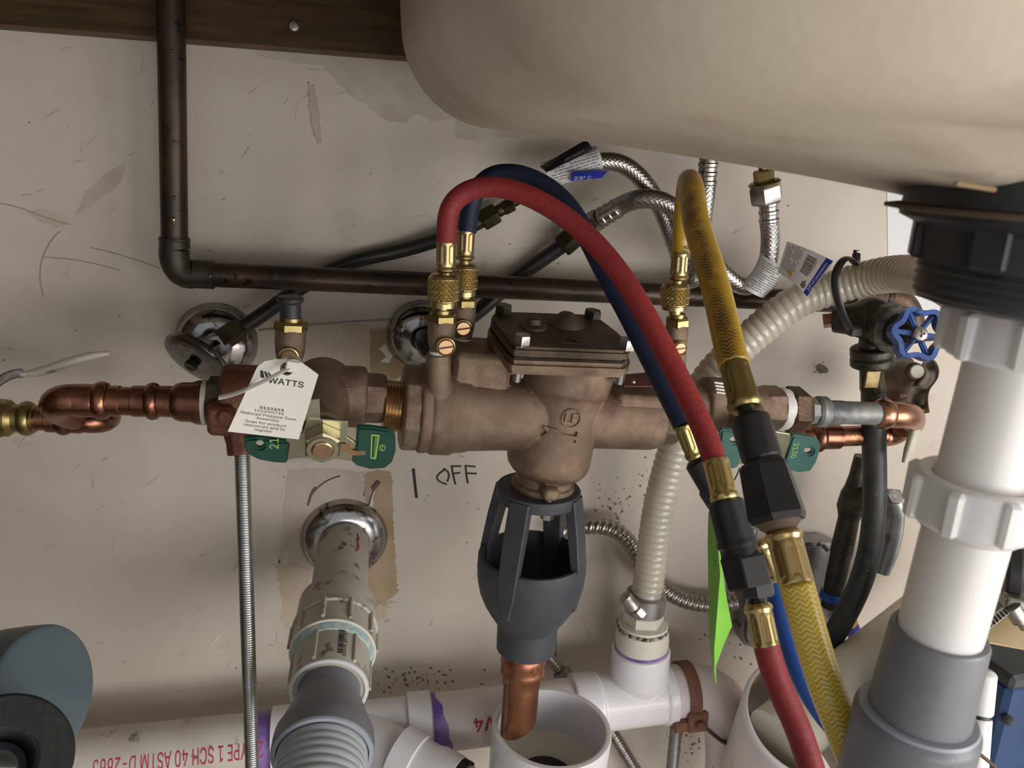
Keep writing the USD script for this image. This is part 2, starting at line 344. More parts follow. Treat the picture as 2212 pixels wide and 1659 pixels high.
# ------------------------------------------------------------------ the setting: wall, rail, floor, added light blockers
rng = np.random.default_rng(7)
def jag(pts, amp, step=4, seed=0):
    """a picture polygon with a torn edge"""
    r = np.random.default_rng(seed); p = np.array(list(pts) + [pts[0]], float); out = []
    for a, b in zip(p[:-1], p[1:]):
        k = max(1, int(np.linalg.norm(b - a) / step))
        for i in range(k): out.append(a + (b - a) * i / k + r.normal(0, amp, 2))
    return out
def wall_patch(pts, th=.0004, amp=1.5, step=5, seed=0):
    q = [P(x, y, 0) for x, y in (jag(pts, amp, step, seed) if amp else pts)]
    g = Polygon([(a[0], a[2]) for a in q]).buffer(0)
    return plate(g, (0, 0, 0), (1, 0, 0), (0, 0, 1), th)
wall = Thing('wall_back', kind='structure')
wall.part('plaster', cbox((.3, .01, .65), (1, 0, 0), (0, 1, 0), (0, 0, 1), 1.3, .01, .65, .002), 'wall_paint')
# torn paint and bare board round the waste pipe, water stains under the rail
wall.part('bare_board_patch', cat(wall_patch([(790, 1022), (815, 1014), (846, 1020), (849, 1110), (853, 1190), (860, 1280), (835, 1300), (812, 1310), (795, 1290), (790, 1200), (800, 1120), (786, 1070)], seed=1),
                                  wall_patch([(800, 712), (860, 706), (880, 712), (884, 800), (840, 830), (796, 826)], seed=2, amp=1, th=.0003)), 'bare_board')
wall.part('tan_board_patch', cat(wall_patch([(598, 1213), (640, 1218), (668, 1228), (672, 1330), (660, 1380), (612, 1350)], seed=3, amp=3),
                                 wall_patch([(738, 704), (772, 700), (797, 706), (800, 800), (790, 960), (742, 960), (745, 800)], seed=4, amp=1, th=.0005),
                                 wall_patch([(812, 1310), (848, 1296), (832, 1318), (842, 1340), (812, 1335)], seed=41, amp=5, step=3, th=.0006)), 'tan_board')
wall.part('pink_board_patch', cat(wall_patch([(622, 1016), (690, 1012), (786, 1020), (788, 1085), (700, 1092), (640, 1150), (604, 1212), (612, 1120)], seed=5, amp=2),
                                  wall_patch([(620, 700), (730, 694), (738, 800), (735, 985), (620, 1000)], seed=6, amp=2, th=.0002)), 'pink_board')
wall.part('water_stain', cat(wall_patch([(556, 120), (600, 128), (650, 138), (690, 140), (720, 168), (752, 205), (790, 226), (815, 250), (850, 264), (880, 264), (900, 246), (912, 246), (930, 262), (962, 262), (985, 255), (985, 300), (1040, 306), (1060, 296), (1120, 300), (1160, 280), (1160, 200), (820, 80), (560, 70)], th=.0002, seed=8, amp=2),
                             wall_patch([(668, 182), (680, 186), (690, 240), (696, 306), (688, 312), (676, 280), (668, 230)], th=.0012, seed=9, amp=1)), 'stain')
wall.part('smear', cat(wall_patch([(58, 458), (90, 452), (130, 466), (150, 484), (120, 492), (84, 478)], seed=10, amp=1, th=.0003),
                       wall_patch([(160, 470), (185, 415), (235, 370), (272, 352), (262, 395), (200, 440)], seed=11, amp=1.5, th=.00015)), 'stain')
wall.part('paint_chip', cat(wall_patch([(818, 752), (832, 742), (848, 768), (840, 785), (820, 782), (834, 770)], seed=12, amp=1, th=.0007), wall_patch([(790, 1105), (800, 1060), (808, 1056), (806, 1090), (800, 1112)], seed=13, amp=1, th=.0008), wall_patch([(455, 1395), (470, 1368), (478, 1372)], seed=14)), 'chip')
def stroke(pts, w, y=-.0004, n=8):
    path = spline([(x, yy, y) for x, yy in pts], .002) if len(pts) > 2 else np.array([P(*pts[0], y), P(*pts[1], y)])
    return sweep(path, w, n, flat=(1, 1))
wall.part('crack', cat(stroke([(665, 1092), (680, 1060), (712, 1036), (735, 1028)], .0009), stroke([(668, 1085), (675, 1062), (682, 1052)], .0012), stroke([(797, 1090), (806, 1060), (818, 1038)], .0013), stroke([(806, 1056), (818, 1040)], .0028)), 'crack')
wall.part('old_scratch', cat(stroke([(560, 714), (700, 700), (870, 690)], .0010), stroke([(0, 440), (60, 455), (130, 480), (150, 485)], .0004), stroke([(95, 640), (92, 560), (105, 530), (130, 500)], .0005), stroke([(95, 556), (180, 565), (260, 585)], .0004), stroke([(195, 535), (290, 560), (345, 580)], .0004)), 'old_line', kind='stuff', label='faint old scratches')
tri = [];
spots = []
for x, y, sx, sy, n in ((1775, 795, 14, 10, 26), (1335, 1085, 40, 45, 34), (905, 1465, 90, 26, 60), (1400, 1040, 30, 60, 16), (600, 1560, 60, 20, 10), (1590, 1400, 60, 60, 24), (1480, 1610, 50, 30, 40), (1850, 640, 30, 60, 14)):
    for i in range(n):
        a, b = rng.normal(x, sx * .6), rng.normal(y, sy * .6); w = rng.uniform(1.0, 3.6); k = rng.uniform(0, 6.3)
        q = [(a + w * rng.uniform(.5, 1.3) * math.cos(k + t), b + w * rng.uniform(.4, 1.2) * math.sin(k + t)) for t in np.arange(7) * .9]
        spots.append(wall_patch(q, .0003, 0))
for i in range(70):
    a, b = rng.uniform(0, 1900), rng.uniform(80, 1550); w = rng.uniform(.8, 2.4)
    spots.append(wall_patch([(a + w * math.cos(t), b + w * math.sin(t) * rng.uniform(.5, 1.2)) for t in np.arange(6) * 1.05], .0002, 0))
spots.append(wall_patch([(1762, 790), (1775, 786), (1788, 796), (1790, 802), (1778, 806), (1766, 804)], .0008, 1.5, 3, 21))
wall.part('dirt_speck', cat(*spots), 'dirt', kind='stuff', label='small dark specks of dirt and mould')
sc = []
for i in range(150):
    a, b = rng.uniform(0, 1100), rng.uniform(90, 1500)
    if rng.random() < .2: a = rng.uniform(1100, 1900)
    k = rng.normal(-.5, .6); L = rng.uniform(5, 34) * (1 if rng.random() < .8 else 2); w = rng.uniform(.5, 2.2)
    d = np.array([math.cos(k), math.sin(k)]); nrm = np.array([-d[1], d[0]])
    q = [(a, b)] + [tuple(np.array([a, b]) + d * L * t + nrm * w * (math.sin(t * 3.1) + .15) * s * rng.uniform(.6, 1.2)) for s, ts in ((1, (.25, .5, .75, 1)), (-1, (.75, .5, .25))) for t in ts]
    sc.append(wall_patch(q, .00012, 0))
wall.part('scuff_mark', cat(*sc), 'scuff', kind='stuff', label='faint grey scuffs and scratches in the paint')
wall.part('pale_wall_patch', wall_patch([(1913, 250), (2260, 250), (2260, 690), (1990, 690), (1918, 600)], .0006, 0), 'pale_wall_patch', label='bluish white patch on the wall')  # thin flat bluish-white patch laid over the plaster
# the marker writing: a stroke and OFF
hand = [[(893, 1012), (896, 1040), (900, 1075)], [(962, 1014), (944, 1032), (965, 1046)], [(958, 1012), (968, 1020), (966, 1040)], [(976, 1008), (980, 1030), (984, 1046)], [(974, 1007), (996, 1007)], [(978, 1023), (994, 1021)], [(1006, 1005), (1008, 1028), (1011, 1044)], [(1004, 1006), (1027, 1008)], [(1006, 1022), (1030, 1023)]]
wall.part('marker_writing', cat(*[stroke(h, .0009 if i else .0014, -.0001, 10) for i, h in enumerate(hand)]), 'marker_ink', label='handwritten stroke and the word OFF in black marker')

zr = P(420, 90, -.019)[2]
tr = Thing('trim_1', base=(0, 0, zr), kind='structure')
tr.part('rail_board', cbox((.0, -.0095, zr + .12), (1, 0, 0), (0, 1, 0), (0, 0, 1), 1.1, .0095, .12, .0008), 'wood')
tr.part('bottom_edge', cbox((.0, -.0098, zr + .0006), (1, 0, 0), (0, 1, 0), (0, 0, 1), 1.1, .0094, .0014, .0004), 'wood_edge')
sp = P(635, 57, -.0192)
s = Thing('screw', 'small round cross-slot steel screw head in the dark wooden rail', 'screw', sp)
hd = minus(lathe(sp + [0, .004, 0], sp + [0, -.004, 0], [(0, .001), (.0035, .0045), (.0052, .0045), (.0062, .0036), (.0066, .0012)], 28), cbox(sp + [0, -.003, 0], (1, 0, 1), (0, 1, 0), (-1, 0, 1), .0026, .0016, .0005, .0001), cbox(sp + [0, -.003, 0], (1, 0, 1), (0, 1, 0), (-1, 0, 1), .0005, .0016, .0026, .0001))
s.part('head', hd, 'steel'); s.part('shank', lathe(sp + [0, .0195, 0], sp + [0, .0035, 0], [(0, .0006), (.004, .0014), (.016, .0014)], 16), 'steel')

fl = Thing('floor', kind='structure'); fl.part('boards', cbox((.3, -2.0, -.02), (1, 0, 0), (0, 1, 0), (0, 0, 1), 2.6, 2.2, .02), 'floor_mat')

wl_ = Thing('added_side_wall', kind='structure'); wl_.part('light_blocking_side', cbox((-.62, -.36, .48), (1, 0, 0), (0, 1, 0), (0, 0, 1), .01, .36, .48, .001), 'wood')  # unseen side panel, added to keep ambient light off the left wall
ce = Thing('added_ceiling', kind='structure'); ce.part('light_blocking_top', cbox((.12, -.385, .995), (1, 0, 0), (0, 1, 0), (0, 0, 1), .76, .385, .018, .002), 'added_top')  # unseen slab, added to block light from above and darken the upper wall

# ------------------------------------------------------------------ basin
bcx, bcy, bhx, bhy = .405, -.375, .372, .262
E1, E2 = PD(2170, 845, .318), PD(2057, 1266, .343)       # axis of the tailpiece
DNA = unit(E2 - E1); DR = E1 - DNA * (E1[2] - .775) / -DNA[2]
def rrect(e, n=160, rc=.115):
    hx, hy, r = bhx - e, bhy - e, max(rc - e, .02); out = []
    for k in range(4):
        cx, cy = ((1, 1), (-1, 1), (-1, -1), (1, -1))[k]
        for j in range(n // 4):
            a = math.pi / 2 * (k + j / (n // 4 - 1)); out.append((bcx + cx * (hx - r) + r * math.cos(a), bcy + cy * (hy - r) + r * math.sin(a)))
    return np.array(out)
zb, Rf, zd = .8135, .060, .779
rows = []
def wav(p): return p
inner = rrect(Rf); dc = np.array([DR[0], DR[1]])
for s_ in (0.14, .2, .27, .35, .45, .55, .65, .75, .85, .93, 1.0):
    q = dc + (inner - dc) * s_; rows.append(np.c_[q, np.full(len(q), zd + (zb - zd) * s_ ** .55)])
for ph in np.linspace(0, math.pi / 2, 12)[1:]:
    q = rrect(Rf * (1 - math.sin(ph))); rows.append(np.c_[q, np.full(len(q), zb + Rf * (1 - math.cos(ph)))])
for z in (.90, .93, .955): rows.append(np.c_[rrect(-.002), np.full(160, z)])
q = rrect(-.022); rows += [np.c_[q, np.full(160, .957)], np.c_[q, np.full(160, .972)]]
for e, z in ((.012, .972), (.014, .9), (.02, .86), (.07, .826), (.12, .822)): rows.append(np.c_[rrect(e), np.full(160, z)])
V = np.vstack(rows); Fc = grid_faces(len(rows), 160)
V = np.vstack([V, [*dc, zd], [*dc, .812]]); k = np.arange(160); k2 = (k + 1) % 160; e = (len(rows) - 1) * 160
Fc = np.vstack([Fc, np.stack([np.full(160, len(V) - 2), k2, k], 1), np.stack([np.full(160, len(V) - 1), e + k, e + k2], 1)])
bs = Thing('sink_basin', 'large beige sink basin with rounded underside filling the upper right', 'sink', (bcx, bcy, .81))
bt = tm(V, Fc); bt.fix_normals(); bs.part('bowl', bt, 'basin', 40)

# ------------------------------------------------------------------ dark copper run on the wall
Y1 = -.045
a, b = P(368, -60, Y1), P(379, 585, Y1); c, d = P(460, 594, Y1), P(1800, 652, Y1)
Rc = px2m(b, 27.5)
cr = Thing('copper_pipe_run', 'dark tarnished copper pipe dropping from the rail and turning right along the wall', 'pipe', b)
e0, e1 = P(377.5, 535, Y1), P(420, 591.5, Y1)
cr.part('vertical_pipe', lathe(a, e0, [(0, .0), (0, Rc), (np.linalg.norm(e0 - a), Rc)], 40), 'dark_copper')
arc = spline([e0, P(380, 568, Y1), P(392, 586, Y1), e1], .003)
cr.part('elbow', cat(sweep(arc, Rc * 1.13, 36), lathe(P(377, 513, Y1), e0, [(0, Rc), (0, Rc * 1.13), (.002, Rc * 1.17), (.003, Rc * 1.13), (np.linalg.norm(e0 - P(377, 513, Y1)), Rc * 1.13)], 36), lathe(e1, P(463, 593.5, Y1), [(0, Rc * 1.13), (.012, Rc * 1.13), (.0155, Rc * 1.16), (np.linalg.norm(e1 - P(463, 593.5, Y1)), Rc * 1.1)], 36)), 'green_copper', label='dull green-black soldered elbow')
cr.part('horizontal_pipe', lathe(e1, d, [(0, Rc * .98), (np.linalg.norm(e1 - d), Rc * .98)], 40), 'dark_copper')
for q, r in ((P(459, 597, Y1) + [0, -Rc * 1.02, .002], .0016), (P(377, 425, Y1) + [0.002, -Rc * .99, 0], .0014), (P(377, 472, Y1) + [.001, -Rc * .99, 0], .0022), (P(376, 478, Y1) + [.002, -Rc * .98, 0], .0016), (P(374, 113, Y1) + [0.002, -Rc * .98, 0], .0014)): cr.part('solder_drip', lathe(q, q + np.array([0, -.002, 0]), [(0, .0006), (.0008, r), (.0018, r * .8), (.0026, .0003)], 12), 'solder')

# ------------------------------------------------------------------ angle stops with chrome escutcheons and black supply tubes
def escutcheon(t, c, r, depth, hole, m='chrome', bulge=1.0):
    c = np.asarray(c); f = [0, -1, 0]
    pr = [(0, hole), (0, r), (.0012, r), (.0022, r * .985)] + [(depth * math.sin(u) ** .9, r * (.985 - .62 * (1 - math.cos(u)))) for u in np.linspace(.25, 1.35, 10)]
    rmin = pr[-1][1]
    pr += [(depth * 1.02, max(hole + .001, rmin * .8)), (depth * 1.02, hole)]
    return t.part('escutcheon', ring(c, c + np.array(f), pr, 64), m, 40)
ec = P(468, 738, 0); re = px2m(ec, 86)
st = Thing('angle_stop_valve', 'chrome angle stop with tilted oval handle on a round wall plate at left', 'valve', ec)
escutcheon(st, ec, re, .020, .012)
vb = P(476, 742, -.055)
st.part('body', cat(lathe(P(470, 740, 0), vb + [0, -.012, 0], [(0, .0085), (.03, .0085), (.031, .0115), (.062, .0115), (.066, .009)], 32), seg(vb + [-.004, 0, -.002], P(432, 768, -.085), .015, .015, .003)), 'chrome')
hc = P(425, 774, -.088); hn = unit(-unit(ray(425, 774)) * .52 + (IX * -.62 + IU * -.78) * .80); hx_, hy_, _ = frame(hn, (0.62, 0, 1.0))
ov = lathe(hc - hn * .004, hc + hn, [(0, .024), (.001, .0268), (.004, .0278), (.0065, .0270), (.0078, .024), (.0085, .014), (.0088, .004)], 56)
vv = np.array(ov.vertices) - hc; 
lx = vv @ unit(np.cross(hn, np.cross([.55, 0, -.84], hn))); ax = unit(np.cross(hn, np.cross([.55, 0, -.84], hn)))
ov = tm(hc + vv + np.outer(lx, ax) * .04, ov.faces)
h = st.part('handle', ov, 'chrome_dull', 40, label='oval chrome handle with a raised triangle and lettering')
ay = np.cross(hn, ax)
st.part('handle_screw', lathe(hc + hn * .003, hc + hn, [(0, .004), (.0062, .0056), (.0074, .0046), (.0066, .0012)], 20), 'bronze_dark', under=h)
tri3 = Polygon([(-.006, .0), (.006, 0), (0, .009)]); tri3 = tri3.difference(tri3.buffer(-.0012))
st.part('triangle_mark', plate(tri3, hc + hn * .0042 - ay * .0 + ay * .008, -ax, ay, .0006), 'chrome_dull', under=h)
st.part('compression_nut', hexn(P(474, 738, -.058), P(520, 708, -.046), 24, .15), 'dark_brass')
ec2 = P(912, 722, 0); r2 = px2m(ec2, 76)
s2 = Thing('angle_stop_valve', 'chrome angle stop wall plate half hidden behind the brass test cocks', 'valve', ec2)
escutcheon(s2, ec2, r2, .020, .012, 'chrome')
s2.part('body', cat(lathe(ec2, ec2 + [.002, -.045, 0], [(0, .0085), (.025, .0085), (.026, .0115), (.052, .0115), (.055, .009)], 32), hexn(P(960, 716, -.035), P(1004, 688, -.033), 22, .15)), 'chrome_dull')
t1 = Thing('supply_tube', 'black supply tube rising right from the left angle stop to a dark nut', 'tube', P(510, 716, -.046))
t1.part('tube', sweep(spline([(505, 719, -.047), (560, 684, -.040), (640, 628, -.020), (700, 592, -.0115), (760, 566, -.0105), (840, 547, -.011), (940, 520, -.014), (1052, 470, -.018)]), px2m(P(700, 600, -.02), 16), 24), 'black_tube', 60)
n1 = t1.part('nut', cat(hexn(P(1040, 478, -.017), P(1074, 458, -.019), 25, .12), hexn(P(1074, 458, -.019), P(1087, 450, -.0195), 14, .2, sides=16), hexn(P(1086, 451, -.0195), P(1108, 440, -.02), 17, .15), pl((1106, 441, -.02), (1122, 432, -.021), [(0, 9), (1, 9)], 20)), 'dark_brass', label='dark brass compression nut')
t2 = Thing('supply_tube', 'black supply tube crossing behind the copper pipe up to the braided hose nut', 'tube', P(1010, 690, -.036))
t2.part('tube', sweep(spline([(1004, 692, -.034), (1060, 650, -.018), (1110, 606, -.0115), (1170, 562, -.014), (1235, 515, -.022)]), px2m(P(1100, 600, -.02), 16.5), 24), 'black_tube', 60)
t2.part('nut', cat(hexn(P(1212, 534, -.020), P(1242, 508, -.022), 27, .12), pl((1240, 509, -.022), (1262, 492, -.024), [(0, 15), (1, 15)], 20)), 'dark_brass', label='dark brass compression nut')

# ------------------------------------------------------------------ braided steel hoses
def braid(path, r, picks=14, pitch=.0042, amp=.00034):
    def dsp(th, s):
        u, v = th * picks / (2 * math.pi), s / pitch
        a, b = u + v, u - v; par = (np.floor(a) + np.floor(b)) % 2
        return amp * np.where(par < .5, np.abs(np.sin(math.pi * a)) * (.6 + .4 * np.abs(np.sin(math.pi * b))), np.abs(np.sin(math.pi * b)) * (.6 + .4 * np.abs(np.sin(math.pi * a)))) 
    return sweep(path, r, picks * 6, dsp)
def crimp(a, b, r, m=3):
    """a crimped steel ferrule with beads"""
    pr = [(0, r * .82), (.02, r)]
    for i in range(m):
        t = (i + .5) / m; pr += [(t - .10, r), (t - .05, r * 1.10), (t + .05, r * 1.10), (t + .10, r)]
    return pl(a, b, pr + [(.98, r), (1, r * .82)], 40)
ha = Thing('braided_hose', 'braided steel hose looping from the paper-wrapped end over and down behind the yellow hose', 'hose', P(1300, 350, -.05))
rA = px2m(P(1330, 350, -.05), 19)
pA = spline([(1215, 378, -.045), (1255, 362, -.05), (1295, 350, -.052), (1335, 352, -.052), (1375, 376, -.052), (1405, 412, -.052), (1432, 460, -.052), (1452, 510, -.056), (1470, 560, -.070), (1482, 592, -.082), (1494, 604, -.090), (1505, 590, -.093), (1512, 540, -.094), (1518, 470, -.095), (1526, 396, -.096)], .0005)
ha.part('braid', braid(pA, rA), 'braid', 60)
ha.part('ferrule', crimp((1525, 404, -.096), (1531, 346, -.097), 20), 'steel_bright')
ha.part('nut', cat(pl((1530.5, 350, -.097), (1533, 318, -.0975), [(0, 18), (.2, 21), (1, 21)], 32), hexn(P(1533, 322, -.0975), P(1536, 285, -.098), 25)), 'steel')
ha.part('end_nut', cat(hexn(P(1222, 376, -.045), P(1196, 388, -.043), 22), pl((1196, 388, -.043), (1180, 396, -.042), [(0, 10), (1, 10)], 18)), 'steel')
hb = Thing('braided_hose', 'braided steel hose bowing right to the label-wrapped bend and a hex nut above', 'hose', P(1400, 430, -.05))
rB = px2m(P(1400, 430, -.06), 20)
pB = spline([(1322, 456, -.050), (1350, 440, -.055), (1385, 430, -.066), (1420, 432, -.071), (1450, 446, -.073), (1480, 474, -.074), (1512, 524, -.074), (1545, 570, -.072), (1580, 604, -.071), (1612, 618, -.07), (1642, 604, -.074), (1658, 570, -.078), (1664, 525, -.08), (1661, 478, -.082)], .0005)
hb.part('braid', braid(pB, rB), 'braid', 60)
hb.part('ferrule', crimp((1296, 472, -.042), (1338, 447, -.052), 21), 'steel_bright')
hb.part('ferrule', crimp((1661.5, 484, -.082), (1660, 432, -.083), 20), 'steel_bright')
hb.part('nut', cat(hexn(P(1264, 490, -.024), P(1296, 471, -.043), 24, .1), pl((1293, 474, -.042), (1302, 468, -.044), [(0, 15), (1, 15)], 24)), 'steel', label='steel hex nut at the lower end')
hb.part('nut', hexn(P(1657, 437, -.083), P(1652, 398, -.084), 36, .14, .3), 'steel_bright', label='large bright hex nut at the upper end')
ct = Thing('copper_stub', 'short copper stub with brass compression fitting under the basin above the large nut', 'tube', P(1650, 380, -.084))
ct.part('fitting', cat(hexn(P(1651, 396, -.084), P(1649, 367, -.084), 22, .15), pl((1652, 399, -.084), (1651, 391, -.084), [(0, 33), (.5, 35), (1, 30)], 36)), 'brass_fitting')
ct.part('tube', pl((1649, 372, -.084), (1645, 280, -.085), [(0, 10), (1, 10)], 24), 'copper')
def textlines(grid, n, rng, w=.12, lines=None, m0=.08, m1=.92):
    """rows of tiny unreadable print on a curved label: grid(u, v) -> point, thin strips lying on it"""
    out = []
    for i in range(n):
        v = m0 + (m1 - m0) * (i + .5) / n; u = .06
        while u < .92:
            L = rng.uniform(.03, .13)
            if rng.random() < .85:
                us = np.linspace(u, min(u + L, .95), 3); vh = (m1 - m0) / n * w
                out.append(ribbon([[grid(x, v - vh) for x in us], [grid(x, v + vh) for x in us]], .00012))
            u += L + .018
    return cat(*out)
# tag on hose A: wrapped sleeve with a black flap above and a blue flap below
tA = Thing('hose_tag', 'white printed tag wrapped on the upper braided hose with black and blue flaps', 'tag', P(1235, 365, -.05))
A0, A1 = P(1176, 380, -.047), P(1292, 344, -.052); xA, yA, dA = frame(A1 - A0, (0, -1, 0))
rr = px2m(A0, 27)
def gA(u, v): th = -2.1 + 3.9 * v; return A0 + (A1 - A0) * u + (rr + .0006) * (math.cos(th) * np.array([0, -1.0, 0]) + math.sin(th) * unit(np.cross(dA, [0, -1.0, 0])))
sl = tA.part('sleeve', ribbon([[gA(u, v) for u in np.linspace(0, 1, 6)] for v in np.linspace(0, 1, 24)], .0004), 'label_white', 60)
tA.part('small_print', textlines(lambda u, v: gA(u, v) + np.array([0, -.0003, 0]), 15, rng, .2), 'ink_grey', False, under=sl)
def quad(c4, n=8, bend=0.0, axis=None):
    c4 = [np.asarray(q) for q in c4]; g = []
    for v in np.linspace(0, 1, n):
        g.append([(c4[0] * (1 - u) + c4[1] * u) * (1 - v) + (c4[3] * (1 - u) + c4[2] * u) * v + (np.zeros(3) if axis is None else np.asarray(axis) * bend * math.sin(math.pi * v)) for u in np.linspace(0, 1, n)])
    return g
bfq = [P(1166, 360, -.052), P(1266, 302, -.056), P(1281, 324, -.062), P(1180, 372, -.066)]
fa = tA.part('black_flap', ribbon(quad(bfq, 8, .002, (0, -1, 0)), .0004), 'label_black', 60)
fb = tA.part('blue_flap', ribbon(quad([P(1238, 372, -.070), P(1322, 368, -.066), P(1300, 384, -.058), P(1232, 391, -.062)], 8, .002, (0, 0, 1)), .0004), 'label_blue', 60)
tx = unit(P(1262, 372, -.068) - P(1240, 373, -.069)); ty = unit(P(1246, 373, -.0695) - P(1243, 389, -.063))
tA.part('size_print', text_at('3/8" C', P(1256, 387, -.0655) + [0, -.003, 0], tx, ty, .0038), 'label_white', False, under=fb)
tA.part('number_print', text_at('00114630S1', P(1238, 338, -.061) + [0, -.0035, 0], unit(P(1266, 318, -.06) - P(1200, 352, -.06)), unit(np.array([.15, .1, 1])), .0022), 'ink_grey', False, under=fa)
# tag on hose B
tB = Thing('hose_tag', 'white barcode tag with warning triangle and blue edge beside the braided hose bend', 'tag', P(1690, 570, -.09))
B0, B1 = P(1624, 628, -.076), P(1668, 560, -.083); xB, yB, dB = frame(B1 - B0)
mid = P(1655, 598, -.078); rb = px2m(B0, 29)
fw = unit(np.array([0, -1.0, 0]) - dB * (np.array([0, -1.0, 0]) @ dB)); sd = np.cross(dB, fw)
def gB(u, v):
    th = -1.75 + 3.6 * v; c = B0 + (B1 - B0) * u + np.array([0.003, 0, -.001]) * math.sin(math.pi * u)
    return c + rb * (math.cos(th) * fw + math.sin(th) * sd)
sb = tB.part('sleeve', ribbon([[gB(u, v) for u in np.linspace(0, 1, 8)] for v in np.linspace(0, 1, 24)], .0004), 'label_white', 60)
tB.part('small_print', textlines(lambda u, v: gB(v, u) + fw * .0004, 13, rng, .2), 'ink_grey', False, under=sb)
f4 = [P(1688, 526, -.086), P(1728, 518, -.088), P(1803, 566, -.096), P(1737, 640, -.099), P(1664, 600, -.090)]
TL, TR_, BR, BL = P(1700, 521, -.098), P(1801, 564, -.135), P(1745, 640, -.135), P(1680, 588, -.10)
def gF(u, v): # u along the print (BL->TL side to blue edge), v across
    a = BL + (TL - BL) * v; b = BR + (TR_ - BR) * v; p = a + (b - a) * u
    return p + np.array([0, -1.0, .2]) * .004 * math.sin(math.pi * u * 1.1) * (1 - .3 * v)
fl_ = tB.part('flap', ribbon([[gF(u, v) for u in np.linspace(0, .84, 10)] for v in np.linspace(0, 1, 8)], .0004), 'label_white', 60)
tB.part('blue_edge', ribbon([[gF(u, v) for u in np.linspace(.84, 1, 4)] for v in np.linspace(0, 1, 8)], .0005), 'label_blue', 60)
off = np.array([0, -.0005, 0])
tB.part('small_print', textlines(lambda u, v: gF(v * .40, .12 + u * .88) + off, 8, rng, .2), 'ink_grey', False, under=fl_)
bars = []; u = .30; r_ = np.random.default_rng(3); v0 = .36
while v0 < .84:
    w = r_.choice([.008, .014, .022]); bars.append(ribbon([[gF(x, v0) + off for x in (.46, .68)], [gF(x, v0 + w) + off for x in (.46, .68)]], .00012)); v0 += w + r_.choice([.008, .014])
bars.append(ribbon([[gF(x, .40) + off for x in (.705, .715)], [gF(x, .80) + off for x in (.705, .715)]], .0001))
tB.part('barcode', cat(*bars), 'ink', False, under=fl_)
tr3 = [gF(.15, .10) + off, gF(.30, .19) + off, gF(.30, .01) + off]
tB.part('warning_triangle', ribbon([[gF(.17, .17) + off, gF(.17, .175) + off], [gF(.32, .06) + off, gF(.32, .27) + off]], .00015), 'ink_yellow', False, under=fl_)
tB.part('logo_print', cat(*[ribbon([[gF(x, a) + off for x in (.64 + .05 * i, .67 + .05 * i)], [gF(x, b) + off for x in (.64 + .05 * i, .67 + .05 * i)]], .00012) for i, (a, b) in enumerate(((.06, .2), (.04, .24), (.06, .18)))]), 'ink', False, under=fl_)
pe = gF(.93, .5) + np.array([0, -.0008, 0]); te = unit(gF(.93, .9) - gF(.93, .1)); ue = unit(gF(.84, .5) - gF(1, .5))
tB.part('edge_print', cat(text_at('3/8"od Compression', pe + ue * .0003, te, ue, .0021), text_at('3/8" by Compression', pe - ue * .0028, te, ue, .0021)), 'label_white', False)

# ------------------------------------------------------------------ left: pressed copper pipes, brass fitting, lever
YL = -.165
lc = Thing('pressed_copper_pipe', 'pressed copper pipe with rounded elbow and beaded rings feeding the left shutoff valve', 'pipe', P(300, 866, YL))
pu = [(450, 869), (120, 864)]
rp = px2m(P(270, 866, YL), 31)
lc.part('tube', sweep(spline([(452, 870, YL), (300, 867, YL), (160, 865, YL)]), rp, 36), 'copper')
el = spline([(212, 866, YL), (165, 864.5, YL), (136, 866, YL), (121, 874, YL + .006), (127, 886, YL + .018), (150, 897, YL + .030), (172, 902, YL + .04)], .002)
lc.part('elbow', sweep(el, np.array([1.04, 1.12, 1.1, 1.04, 1, .98, .96]) * rp, 40), 'copper', 60)
def bead(t, x0, x1, y, r, mat='copper', Y=YL, n=40, w=1.0):
    t.part('press_ring', pl((x0, y, Y), (x1, y, Y), [(0, r * .86), (.12, r * .95), (.3, r * 1.0), (.5, r * 1.03), (.7, r), (.88, r * .95), (1, r * .86)], n), mat, 50)
lc.part('press_sleeve', cat(pl((160, 864.5, YL), (208, 865.5, YL), [(0, 33), (.15, 36), (.85, 36), (1, 33)], 40), pl((233, 866, YL), (262, 866.5, YL), [(0, 33.5), (.9, 33.5), (1, 31)], 40)), 'copper')
bead(lc, 204, 236, 865.5, 41); bead(lc, 316, 344, 867, 40)
lc.part('press_sleeve', cat(pl((286, 866.5, YL), (318, 867, YL), [(0, 31), (.06, 34), (1, 34)], 40), pl((342, 867, YL), (378, 868, YL), [(0, 34), (1, 34)], 40)), 'copper')
ad = lc.part('adapter', pl((372, 868, YL), (446, 870, YL), [(0, 34), (.12, 40), (.3, 43), (.55, 43), (.75, 48), (1, 48)], 40), 'copper')
lc.part('joint_ring', pl((438, 870, YL), (449, 870, YL), [(0, 47), (.1, 49), (.9, 49), (1, 45)], 40), 'pvc_old', label='pale smeared joint ring')
YB = -.125
lo = Thing('pressed_copper_pipe', 'lower pressed copper elbow behind the left bend, running to the brass fitting', 'pipe', P(160, 906, YB))
rl = px2m(P(160, 906, YB), 25)
lo.part('tube', sweep(spline([(70, 905, YB), (150, 906, YB), (190, 908, YB)]), rl, 36), 'copper')
lo.part('elbow', sweep(spline([(172, 908, YB), (205, 911, YB + .001), (232, 906, YB + .012), (236, 893, YB + .026), (226, 884, YB + .04), (215, 878, YB + .06)], .002), np.array([1, 1.0, .95, .9, .85, .8]) * rl, 36), 'copper', 60)
bead(lo, 124, 152, 906, 34, 'copper', YB)
lo.part('press_sleeve', pl((100, 905, YB), (180, 908, YB), [(0, 26), (.03, 29), (.97, 29), (1, 26)], 40), 'copper')
